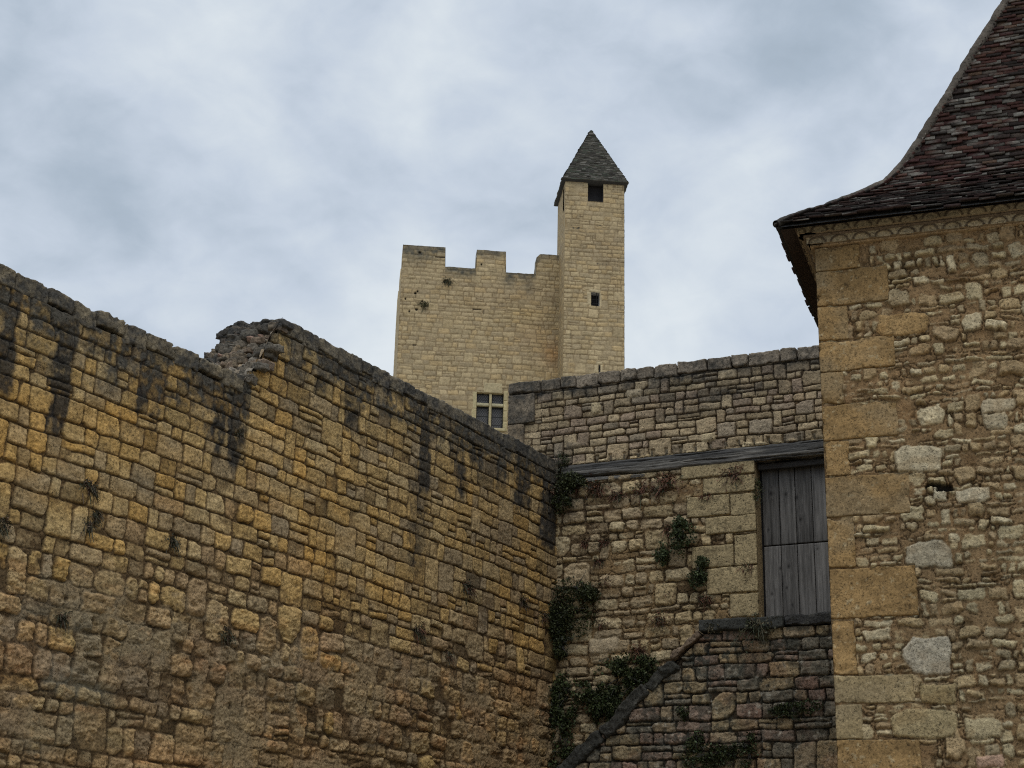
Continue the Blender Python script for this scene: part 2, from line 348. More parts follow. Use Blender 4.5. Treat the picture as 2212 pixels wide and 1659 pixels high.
# ================================================================== LEFT WALL
def build_left():
    rg = np.random.default_rng(11); t = thing('stone_wall', 'tall ochre rubble wall on the left with black lichen streaks and a broken step in its top', 'wall', (P0[0]+AL[0]*4, P0[1]+AL[1]*4, 0))
    du = .0075; R = Raster(-.1, 10.6, 2.5, 8.15, du, 1, (.070, .045, .022), .024, (.028, .015), (.9, .16))
    R2h = lambda v: (.11, .215) if v > 5.0 else (.12, .27)
    st = layout(-.2, 10.7, 2.4, 8.2, R2h, lambda v: (.13, .42), .10, .10, rg)
    pal = [(.50, .345, .145), (.47, .335, .15), (.45, .33, .165), (.50, .33, .125), (.40, .30, .165), (.46, .35, .185), (.35, .27, .16)]
    low = [(.40, .285, .15), (.36, .27, .155), (.42, .29, .15), (.34, .265, .165), (.38, .27, .15), (.44, .32, .165)]
    for (u, v, w_, h) in st:
        # roughness grows towards the ground; the boundary runs level along the wall
        zb = 5.0+.25*math.sin(u*1.3); q = 1/(1+math.exp((v+h/2-zb)/.28))
        lowz = q*(1-.75*float(np.exp(-((v-3.1)/.5)**2)*(u > 5)))
        c = np.array(low[rg.integers(len(low))] if rg.random() < q else pal[rg.choice(7, p=[.2, .2, .18, .12, .12, .1, .08])])*rg.uniform(.84, 1.10)
        if rg.random() < .05: c = c*.62
        R.stone(u, v, w_, h, rg, gap=.0035+.004*lowz, rc=.15+.15*lowz, prot=rg.normal(0, .006+.012*lowz), re=.005+.008*lowz, col=c,
                cut=.22+.3*lowz, tilt=.02+.09*lowz, rag=.005+.010*lowz, relief=.010+.016*lowz, bulge=.05+.14*lowz)
    U, V = R.U, R.V
    lowr = sst(5.3, 4.5, V+.2*fbm(U/.8, V/.5, 29, 3))
    rg1 = 1-np.abs(fbm(U/.11, V/.07, 28, 5, .6))*2.2; R.H += lowr*(.024*fbm(U/.10, V/.06, 27, 5, .62)+.010*np.clip(rg1, -1, 1)-.006)+(1-lowr)*.004*fbm(U/.03, V/.025, 26, 3)
    R.tint(lowr*.55*sst(.1, .55, fbm(U/.16, V/.10, 25, 4)), (.70, .66, .62)); R.tint(lowr*.6*sst(.15, .5, fbm(U/.3, V/.12, 24, 4)), (1.12, .92, .80))
    R.tint(.5*sst(.2, .5, fbm(U/.035, V/.03, 22, 2)), (.62, .58, .54))
    # mortar smeared over the lower rubble
    nz = fbm(U/.7, V/.4, 31, 4); lowm = sst(5.1, 4.5, V+.5*nz)
    R.fill(.004, lowm*sst(-.15, .25, nz+.5*fbm(U/.16, V/.1, 30, 4)), (.31, .235, .14)); R.H += lowm*(.012*fbm(U/.045, V/.03, 18, 4, .65)); R.fill(-.012, np.ones(U.shape)*.65, (.14, .092, .044))
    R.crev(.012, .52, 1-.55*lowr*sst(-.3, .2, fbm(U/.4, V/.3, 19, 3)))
    g = .55*blob(U, V, [(90, 1370, .9, .35, .95), (130, 1450, .6, .35, .9), (180, 1500, .5, .3, .9), (300, 1440, .8, .3, .7), (620, 1430, .7, .4, .6), (900, 1480, .6, .5, .5), (60, 1350, .5, .2, .9)], uvL)
    g = g*sst(-.25, .4, fbm(U/.25, V/.2, 33, 4)+.15)
    R.fill(.002, sst(.2, .6, g)*.6, (.27, .245, .18)); R.stain(.6*g, (.24, .23, .18))
    gz = sst(-.05, .35, fbm(U/1.1, V/.5, 17, 4))*sst(5.0, 4.3, V); R.tint(gz*.75, (.80, .86, .92)); gz2 = sst(.0, .4, fbm(U/.8, V/.4, 16, 4))*sst(5.1, 4.6, V); R.tint(gz2*.6, (1.05, .92, .88))
    # warm orange seepage
    o = blob(U, V, [(300, 780, 2.0, .6, .55), (60, 800, 1.0, .7, .6), (700, 1180, .8, .8, .75), (820, 1270, .6, .35, .8), (640, 1050, .8, .6, .8), (560, 900, .5, .6, .7), (180, 900, 1.6, .5, .7), (80, 1020, 1.2, .35, .8), (400, 1100, .8, .35, .5), (1130, 1500, .5, .5, .6), (1120, 1350, .5, .4, .4), (1130, 1610, .6, .25, .7)], uvL)
    R.tint(o*sst(-.5, .4, fbm(U/.5, V/.25, 35, 4)+.1), (1.14, .97, .66))
    R.tint(.6*sst(.05, .5, fbm(U/.9, V/.3, 36, 3)), (.80, .84, .92)); R.tint(.7*sst(4.9, 4.0, V), (.93, .90, .84))
    R.tint(blob(U, V, [(1100, 1120, .9, 1.6, .55), (1180, 1300, .6, 2, .5)], uvL), (.70, .66, .66))  # stone tinted darker towards the corner: shade of the two walls painted in
    # black lichen: a band under the top and runs down from it
    top_here = np.where(U > 6.3, 7.16, 8.02); dz = top_here-V; nn = fbm(U/.18, V/.22, 37, 4); n2 = fbm(U/.05, V/.06, 38, 3)
    band = sst(.62, .16, dz+.40*nn)*.88
    st2 = np.zeros(U.shape)
    runs = [(38, 600, 880, .055, .9), (12, 560, 700, .06, .8), (150, 690, 940, .06, 1), (322, 760, 900, .05, .8), (345, 800, 940, .03, .5), (210, 650, 760, .05, .7), (258, 700, 850, .04, .5), (480, 830, 990, .05, .8), (515, 850, 1010, .055, 1), (437, 800, 880, .05, .5),
            (655, 700, 800, .06, .5), (700, 740, 860, .05, .6), (765, 830, 930, .09, .7), (795, 780, 870, .08, .6), (925, 850, 1070, .05, 1.15), (912, 1000, 1080, .03, .8), (985, 900, 1000, .06, .6), (1030, 920, 1010, .09, .8), (1085, 940, 1060, .07, .7), (1130, 960, 1100, .10, .8), (1185, 980, 1180, .13, .9), (905, 1060, 1240, .10, .45), (1000, 1000, 1080, .05, .6), (960, 880, 960, .05, .5)]
    for (x, ya, yb, wd, a) in runs:
        u, za = uvL(x, ya); _, zb = uvL(x, yb); wob = wd*1.75*(1+.6*fbm(V/.15, V*0+u*7, 3, 3)); cen = u+.03*fbm(V/.3, V*0+u, 5, 2)
        m = sst(1.35, .75, np.abs(U-cen)/wob)*sst(zb-.12, zb+.12, V+.1*nn)*(V < za+.3); st2 = np.maximum(st2, min(1.1, a*1.15)*m)
    lich = np.clip(np.maximum(band, st2)*(1+.8*n2)-.06, 0, .90)
    R.stain(lich, (.022, .024, .026)); sp = sst(.25, .6, n2+.25*nn)*sst(2.2, .1, dz)*.55
    R.stain(sp, (.06, .055, .045))
    R.tint(sst(1.3, .1, dz+.5*nn)*.65, (.66, .70, .76)); R.stain(sst(.9, .1, dz+.6*nn)*sst(-.1, .3, n2)*.6, (.10, .095, .08))
    prof = [(10.6, 6.99), (6.53, 6.99), (6.52, 7.09), (6.40, 7.11), (6.39, 7.24), (6.26, 7.26), (6.25, 7.41), (6.17, 7.43), (6.16, 7.58), (6.09, 7.60), (6.08, 7.76), (5.99, 7.78), (5.98, 7.85), (-.1, 7.83)][::-1]
    pu = np.array([p[0] for p in prof]); pz = np.array([p[1] for p in prof])
    topf = lambda u: np.interp(u, pu, pz)
    us = np.concatenate([np.arange(-.05, 10.55, du), np.arange(10.56, 13, .02)]); vs = np.concatenate([np.arange(0, 2.5, .03), np.arange(2.55, 8.1, du)])
    wall_sheet('masonry', R, P0, AL, NL, us, vs, topf, M_left, t, .8, nostrip=(5.86, 6.62))
    # coping stones, worn and black with lichen
    def lcol(amt):
        def f(Wp, c, P):
            k = np.clip(amt+.6*fbm(Wp[:, 0]*7+Wp[:, 1]*5, Wp[:, 2]*9, 4, 4)+.45*fbm(Wp[:, 0]*24+Wp[:, 1]*17, Wp[:, 2]*30, 6, 3), 0, .93)[:, None]; return c*(1-k)+np.array((.045, .046, .046))*k
        return f
    L = []; u = 12.95
    while u > 6.45:
        wd = rg.uniform(.22, .46); ht = rg.uniform(.13, .21)
        L.append(block('', P0, AL, NL, u-wd+.006, 7.17-ht-rg.uniform(0, .025), wd-.012, ht, .78, None, None, np.array((.30, .25, .165))*rg.uniform(.8, 1.1), .014, .016, .014, rg.uniform(0, .015), rg.uniform(0, 99), lcol(rg.uniform(.45, .8)), chip=.07, build=False)); u -= wd
    u = 5.93
    while u > .0:
        wd = rg.uniform(.18, .40); wd = min(wd, u+.05); ht = rg.uniform(.14, .22)
        L.append(block('', P0, AL, NL, u-wd+.006, 8.01-ht-rg.uniform(0, .022), wd-.010, ht, .78, None, None, np.array((.28, .24, .17))*rg.uniform(.75, 1.15), .014, .015, .012, rg.uniform(0, .012), rg.uniform(0, 99), lcol(rg.uniform(.5, .85)), chip=.04, build=False)); u -= wd
    join_blocks('coping', L, M_left, t)
    # the broken end: rubble core between the front line of the break and the back of the wall
    SL = []
    fu = np.array([6.50, 6.31, 6.17, 6.09, 5.90]); fz = np.array([7.02, 7.28, 7.51, 7.73, 8.0])
    bk = []
    Pb = P0-NL*.80
    for (x, y) in [(450, 782), (453, 760), (470, 750), (471, 722), (478, 714)]: bk.append(uvp(x, y, Pb, AL, NL))
    bk = np.array(bk); ns, ntt = 110, 120; s = np.linspace(0, 1, ns); q = np.linspace(0, 1, ntt); Sg, Q = np.meshgrid(s, q)
    Uf = np.interp(q, np.linspace(0, 1, 5), fu)[:, None]; Zf = np.interp(q, np.linspace(0, 1, 5), fz)[:, None]
    Ub = np.interp(q, np.linspace(0, 1, 5), bk[:, 0])[:, None]; Zb = np.interp(q, np.linspace(0, 1, 5), bk[:, 1])[:, None]
    E = Raster(-.1, 1.1, -.1, 1.3, .009, 5, (.16, .12, .08), .05, (.05, .02))
    for (u, v, w_, h) in layout(-.2, 1.2, -.2, 1.4, lambda v: (.06, .14), lambda v: (.08, .26), .1, .2, rg):
        E.stone(u, v, w_, h, rg, gap=.008, rc=.4, prot=rg.normal(0, .025), re=.02, col=np.array([(.32, .25, .17), (.26, .22, .17), (.2, .18, .15), (.33, .22, .17)][rg.integers(4)]), cut=.5, tilt=.08, rag=.014, relief=.02, bulge=.8)
    hgt, colr = E.at(Sg*.8, Q*1.1); kk = np.clip(sst(.55, 1.0, Q+.25*fbm(Sg*5, Q*5, 3, 3))+sst(.6, 1, Sg+.2*fbm(Sg*6, Q*6, 8, 3))*.8, 0, .9)[..., None]
    colr = colr*(1-kk)+np.array(LICHEN)*1.5*kk
    O = np.array([P0[0], P0[1], 0.]); base = O+(Uf*(1-Sg)+Ub*Sg)[..., None]*AL+(Zf*(1-Sg)+Zb*Sg)[..., None]*ZV-NL*(.80*Sg)[..., None]
    amp = sst(0, .06, Sg)*1.0; dsp = (hgt+.05*fbm(Sg*3, Q*4, 12, 3))*amp
    pos = base+dsp[..., None]*nrm(AL+.25*ZV)
    Vl = [pos.reshape(-1, 3)]; Fl = [gridfaces(ntt, ns)]; Cl = [colr.reshape(-1, 3)]
    # rounded top and back of the core
    tr = pos[-1]; k2 = 12; tr = tr.copy(); tr[:, 2] = np.minimum(tr[:, 2], 7.985); rows = np.stack([tr-AL*(.22*k)-ZV*(.03*k) for k in np.linspace(0, 1, k2)]); rows[1:, :, 2] += .012*fbm(rows[1:, :, 0]*9, rows[1:, :, 1]*9, 3, 3)
    Vl.append(rows.reshape(-1, 3)); Fl.append(gridfaces(k2, ns, off=ns*ntt)); Cl.append(np.full((rows.size//3, 3), .04))
    br = pos[:, -1]; rows = np.stack([br-AL*(1.2*k) for k in np.linspace(0, 1, 4)]); Vl.append(rows.reshape(-1, 3)); Fl.append(gridfaces(4, ntt, off=ns*ntt+k2*ns)); Cl.append(np.full((rows.size//3, 3), .1))
    for q_ in range(90):
        a_, b_ = (rg.random(), rg.random()) if q_ < 60 else ((rg.uniform(.85, .98), rg.random()) if q_ < 76 else (rg.random(), rg.uniform(.86, .94)))
        i_, j_ = int(b_*(ntt-1)), int(a_*(ns-1)); c_ = base[i_, j_]; a_ = max(a_, .16); b_ = min(b_, .93); sz = rg.uniform(.12, .25); hz = min(.12, sz*rg.uniform(.35, .6))
        yw = rg.normal(0, .35); ax = nrm(-NL*math.cos(yw)+AL*math.sin(yw)); nz_ = nrm(np.cross(ax, ZV)); nz_ = nz_ if nz_@AL > 0 else -nz_
        cc_ = np.array([(.24, .19, .13), (.19, .165, .13), (.26, .195, .14), (.15, .135, .11)][rg.integers(4)])*rg.uniform(.8, 1.1)
        kk_ = .25+.5*sst(.5, 1, b_)+.35*sst(.6, 1, a_)
        SL.append(block('', c_-ax*sz/2-ZV*hz/2, ax, nz_, 0, 0, sz, hz, sz*.9, None, None, cc_, .012, hz*.20, .022, rg.uniform(-.035, .012), rg.uniform(0, 99), lcol(min(kk_, .8)), up=nrm(ZV+ax*rg.normal(0, .12)), chip=.05, build=False))
    Vb, Fb, Cb_ = [x[0] for x in SL], [], [x[2] for x in SL]; ob = sum(len(x) for x in Vl)
    for x in SL: Fb.append(x[1]+ob); ob += len(x[0])
    make_mesh('broken_end', np.concatenate(Vl+Vb), np.concatenate(Fl+Fb), np.concatenate(Cl+Cb_), M_left, t)
    return t
build_left()

# ================================================================== BACK WALL with beam and door
DOOR_U0, DOOR_U1, DOOR_Z0, DOOR_Z1 = 2.75, 4.0, 5.50, 7.70
def build_back():
    rg = np.random.default_rng(23); t = thing('stone_wall', 'grey rubble wall across the back of the courtyard holding a timber beam and a plank door', 'wall', (P0[0]+AB[0]*2, P0[1]+AB[1]*2, 0))
    du = .010; R = Raster(-.9, 6.1, 3.2, 9.3, du, 51, (.075, .052, .028), .028, (.022, .014), (.8, .15))
    def hf(v): return (.09, .17) if v > 7.85 else (.08, .2)
    st = layout(-1, 6.2, 3.1, 7.93, hf, lambda v: (.12, .42), .12, .16, rg)+layout(-1, 6.2, 7.93, 9.3, lambda v: (.085, .16), lambda v: (.12, .34), .13, .10, rg)
    pu_ = [(.36, .285, .18), (.33, .265, .18), (.40, .32, .205), (.30, .25, .18), (.32, .25, .18), (.44, .355, .23)]; pl_ = [(.43, .34, .20), (.38, .30, .19), (.46, .38, .24), (.35, .28, .18)]
    for (u, v, w_, h) in st:
        q = 1. if v < 7.9 else 0.
        if v < 7.9: c = np.array(pl_[rg.integers(4)])*rg.uniform(.8, 1.1)
        else: c = np.array(pu_[rg.integers(6)])*rg.uniform(.72, 1.12)
        R.stone(u, v, w_, h, rg, gap=.004+.003*q, rc=.15+.15*q, prot=rg.normal(0, .007+.009*q), re=.006+.005*q, col=c, cut=.25+.25*q, tilt=.02+.04*q, rag=.005+.010*q, relief=.010+.018*q, bulge=.06+.12*q)
    U, V = R.U, R.V; nz = fbm(U/.5, V/.3, 61, 4)
    R.fill(-.011, sst(7.8, 7.5, V)*sst(-.2, .35, nz), (.24, .165, .085)); R.fill(-.018, np.ones(U.shape)*.5, (.12, .08, .042))
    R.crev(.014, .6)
    # pale boulder and other odd stones
    u, v = uvB(1230, 1425); 
    for (x, y, ww, hh, c) in [(1305, 1395, .45, .24, (.46, .38, .26)), (1285, 880, .17, .19, (.46, .38, .24)), (1370, 850, .26, .14, (.42, .35, .24)), (1530, 945, .22, .14, (.46, .38, .24)), (1240, 960, .26, .12, (.27, .22, .15))]:
        u, v = uvB(x, y); R.stone(u-ww/2, v-hh/2, ww, hh, rg, gap=.006, rc=.35, prot=.02, col=c, cut=.4, re=.016)
    # little dark rafter ends set between stones just above the beam
    for k in range(16):
        u = .55+k*.198; R.clear(u-.012, 7.93, .052, .10, .03); R.stone(u-.005, 7.925, .055, .095, rg, gap=.004, rc=.5, prot=.012, col=(.10, .085, .06), cut=.3)
    top = 9.21; dz = top-V; nn = fbm(U/.2, V/.2, 63, 4); n2 = fbm(U/.06, V/.06, 64, 3)
    dark = sst(.40, .12, dz+.18*nn)*.75
    dark = np.maximum(dark, blob(U, V, [(1560, 850, .9, .12, .75), (1450, 830, .5, .1, .6), (1500, 885, .45, .1, .7), (1300, 820, .6, .12, .5), (1650, 800, .7, .2, .45), (1750, 780, .4, .25, .55), (1210, 1030, .22, .5, .9), (1225, 1090, .25, .25, .8)], uvB)*(.7+.6*nn))
    dark = np.clip(dark*(1+.6*n2), 0, .9); R.stain(dark, (.035, .038, .038))
    R.tint(blob(U, V, [(1600, 900, 1.6, .5, .6), (1250, 900, .6, .4, .4)], uvB)*sst(-.2, .4, nz), (.95, .86, .88)); R.tint(sst(.9, .1, dz+.2*nn)*.6, (.72, .75, .78))
    R.stain(.6*sst(.2, .5, fbm(U/.22, V/.16, 66, 4))*sst(7.75, 7.3, V)*sst(6.7, 7.6, V), (.10, .055, .03))
    # dressed stones: clear the raster under them
    dress = []
    c4 = lambda a, b: uvB(1044.6+.3611*a, 706.6+.3611*b)
    for (x0, y0, x1, y1) in [(1180, 815, 1612, 893), (1312, 893, 1614, 993), (1475, 993, 1616, 1126), (1212, 1008, 1472, 1132), (1325, 1128, 1618, 1232), (1500, 1238, 1622, 1425), (1245, 1305, 1497, 1440), (1332, 1432, 1626, 1592), (1472, 1592, 1634, 1735)]:
        a, zb = c4(x0, (y0+y1)/2); b, _ = c4(x1, (y0+y1)/2); xm = (x0+x1)/2; _, z1 = c4(xm, y0); _, z0 = c4(xm, y1)
        if x1 > 1600: b = DOOR_U0
        dress.append((a, z0, b-a, z1-z0))
    for (a, z0, ww, hh) in dress: R.clear(a-.005, z0-.005, ww+.01, hh+.01, .03)
    a = -.78
    R.clear(a, 8.2, .52, 1.0, .03)
    R.clear(-.9, 7.70, 7, .215, .06)
    pocky = lambda Wp, c, P: c*(1-.5*sst(.35, .6, fbm(Wp[:, 0]*16, Wp[:, 2]*22, 3, 3)))[:, None]
    us = np.arange(-.76, 6.0, du); vs = np.concatenate([np.arange(0, 3.2, .04), np.arange(3.25, 9.2, du)])
    wall_sheet('masonry', R, P0, AB, NB, us, vs, lambda u: np.full(u.shape, 9.03), M_back, t, .7, holes=[(DOOR_U0, DOOR_U1, DOOR_Z0, DOOR_Z1)])
    for i, (a, z0, ww, hh) in enumerate(dress):
        block('jamb_stone', P0, AB, NB, a+.004, z0+.004, ww-.008, hh-.008, .30, M_back, t, np.array((.37, .30, .175))*rg.uniform(.88, 1.08), .014, .012, .005, .012, i+3, pocky, chip=.02)
    # end pillar blocks
    dk = lambda amt: (lambda Wp, c, P: (lambda k: c*(1-k)+np.array((.045, .045, .042))*k)(np.clip(amt+.6*fbm(Wp[:, 0]*6, Wp[:, 2]*6, 9, 4)+.5*fbm(Wp[:, 0]*28, Wp[:, 2]*28, 3, 3), 0, .92)[:, None]))
    block('end_stone', P0, AB, NB, -.765, 8.60, .40, .43, .6, M_back, t, (.24, .20, .15), .014, .015, .006, .012, 41, dk(.55), chip=.02)
    block('end_stone', P0, AB, NB, -.765, 8.22, .25, .37, .6, M_back, t, (.24, .19, .13), .014, .015, .006, .012, 42, dk(.12), chip=.02)
    L = []; u = -.77
    while u < 6.0:
        wd = rg.uniform(.2, .5); ht = rg.uniform(.16, .19)
        L.append(block('', P0, AB, NB, u, 9.215-ht-rg.uniform(0, .012), wd-.009, ht, .69, None, None, np.array((.27, .23, .18))*rg.uniform(.7, 1.15), .014, .018, .012, rg.uniform(.0, .025), rg.uniform(0, 99), dk(rg.uniform(.15, .6)), chip=.06, build=False)); u += wd
    join_blocks('coping', L, M_back, t)
    # timber beam, weathered and split along the grain
    def beam(z0, z1l, z1r, ua, ub, ztl, ztr, proud, seed, nm):
        us = np.arange(ua, ub, .012); q = (us-ua)/(ub-ua); bot = lerp(z0[0], z0[1], q)+.022*fbm(us*3, us*0, seed, 4); tp = lerp(ztl, ztr, q)+.008*fbm(us*5, us*0, seed+1, 3)
        vv = np.linspace(0, 1, 26); Ug, Q = np.meshgrid(us, vv); Zg = bot*(1-Q)+tp*Q
        gr = fbm(Ug*2.2+.3*fbm(Ug*3, Zg*6, 5, 2), Zg*60, seed+2, 4, .6); cr = sst(.28, .5, fbm(Ug*1.3, Zg*42, seed+3, 3))
        Hh = proud+.014*gr-.032*cr-.03*(np.abs(Q*2-1)**8)
        O = np.array([P0[0], P0[1], 0.]); pos = O+Ug[..., None]*AB+Zg[..., None]*ZV+Hh[..., None]*NB
        c = np.array((.15, .145, .135))*(1+.8*gr)[..., None]; c = c*(1-.8*cr[..., None])
        dkk = np.clip(.8*sst(-.2, .4, fbm(Ug*1.1, Zg*12, seed+7, 3))[..., None]+.0, 0, 1); c = c*(1-dkk)+np.array((.05, .052, .055))*dkk
        under = pos[0]-NB*.3; top_ = pos[-1]-NB*.3
        V = np.concatenate([pos.reshape(-1, 3), under, top_]); n0 = Ug.size; nu = len(us); i = np.arange(nu-1)
        f2 = np.stack([i, n0+i, n0+i+1, i+1], -1); l = (len(vv)-1)*nu; f3 = np.stack([l+i, l+i+1, n0+nu+i+1, n0+nu+i], -1)
        C = np.concatenate([c.reshape(-1, 3), c[0]*.8, c[-1]*.8]); make_mesh(nm, V, np.concatenate([gridfaces(*Ug.shape), f2, f3]), C, M_wood, t)
    beam((7.735, 7.705), 0, 0, .06, 5.9, 7.915, 7.915, .03, 71, 'beam')
    beam((7.66, 7.66), 0, 0, .06, 1.25, 7.745, 7.70, -.002, 83, 'packing_board')
    # door opening: reveals, then the plank door
    O = np.array([P0[0], P0[1], 0.]); P_ = lambda u, z, d: O+u*AB+z*ZV-NB*d
    def quad(nm, pts, c, m, par):
        n_ = 14; a, b, c_, d_ = [np.array(p) for p in pts]; s = np.linspace(0, 1, n_); A_, B_ = np.meshgrid(s, s)
        g = (a*(1-A_[..., None])+b*A_[..., None])*(1-B_[..., None])+(d_*(1-A_[..., None])+c_*A_[..., None])*B_[..., None]
        return make_mesh(nm, g.reshape(-1, 3), gridfaces(n_, n_), np.tile(np.array(c), (n_*n_, 1)), m, par)
    quad('reveal', [P_(DOOR_U0+.002, DOOR_Z0, -.005), P_(DOOR_U0+.002, DOOR_Z0, .62), P_(DOOR_U0+.002, DOOR_Z1, .62), P_(DOOR_U0+.002, DOOR_Z1, -.005)], (.30, .23, .13), M_back, t)
    quad('reveal', [P_(DOOR_U1-.002, DOOR_Z0, 0), P_(DOOR_U1-.002, DOOR_Z0, .62), P_(DOOR_U1-.002, DOOR_Z1, .62), P_(DOOR_U1-.002, DOOR_Z1, 0)], (.30, .23, .13), M_back, t)
    door = quad('door', [P_(DOOR_U0, DOOR_Z0, .235), P_(DOOR_U1, DOOR_Z0, .235), P_(DOOR_U1, DOOR_Z1, .235), P_(DOOR_U0, DOOR_Z1, .235)], (.02, .02, .022), M_door, t)
    knots = [(1698, 1068, .03), (1722, 1075, .034), (1717, 1047, .016), (1730, 1122, .03), (1661, 1145, .022), (1704, 1224, .03), (1686, 1228, .022), (1700, 1270, .022), (1668, 1283, .026), (1651, 1225, .022), (1766, 1186, .016), (1665, 1067, .03), (1647, 1193, .026), (1712, 1307, .02)]
    kuv = [(*uvp(x, y, P0-NB*.21, AB, NB), r) for x, y, r in knots]
    edges = [2.78, 3.005, 3.215, 3.43, 3.655, 3.87, 3.995]
    for lo, hi, nm in ((DOOR_Z0+.01, 6.625, 'lower_leaf'), (6.635, DOOR_Z1, 'upper_leaf')):
        Ls = []
        for k in range(len(edges)-1):
            tone = rg.uniform(.72, 1.28); sd = rg.uniform(0, 90)
            def cf(Wp, c, P, sd=sd, tone=tone):
                u = (Wp-O)@AB; z = Wp[:, 2]; du_ = 0; dark_ = 0; ring = 0
                for (a, b, r) in kuv:
                    dx = (u-a)/r; dy = (z-b)/(r*1.5); d = np.hypot(dx, dy); dark_ = np.maximum(dark_, np.exp(-(d*1.6)**2)); du_ = du_+.02*np.sign(dx)*np.exp(-d**2*.35)
                g = fbm((u-du_)*75, z*1.6, sd, 4, .6); g2 = fbm((u-du_)*22, z*.7, sd+4, 3)
                c = np.array((.125, .122, .119))*tone*(1+.8*g+.5*g2)[:, None]; wet = sst(.3, -.1, z-lo+.25*fbm(u*14, z, sd+2, 2))*.45
                wet = np.maximum(wet, .75*sst(.0, .3, z-7.42)) if False else wet
                c = c*(1-wet[:, None]*.65); dk_ = dark_[:, None]; top_ = .7*sst(7.45, 7.68, z+.2*g2)[:, None]; c = c*(1-top_)+np.array((.03, .03, .032))*top_; return c*(1-dk_*.85)+np.array((.012, .012, .013))*dk_*.85  # top_ paints the shadow of the lintel onto the plank tops
            a, b = edges[k], edges[k+1]
            Ls.append(block('', P0-NB*.20, AB, NB, a+.004, lo, b-a-.008, hi-lo-.004, .03, None, None, (.13, .13, .14), .0105, .004, .0012, rg.uniform(0, .004), sd, cf, build=False))
        join_blocks(nm, Ls, M_door, door)
    block('lintel_shadow_strip', P0-NB*.05, AB, NB, DOOR_U0+.01, 7.615, 1.23, .08, .06, M_wood, door, (.045, .043, .042), .02, .008, .004, -.04, 5)
    return t
build_back()

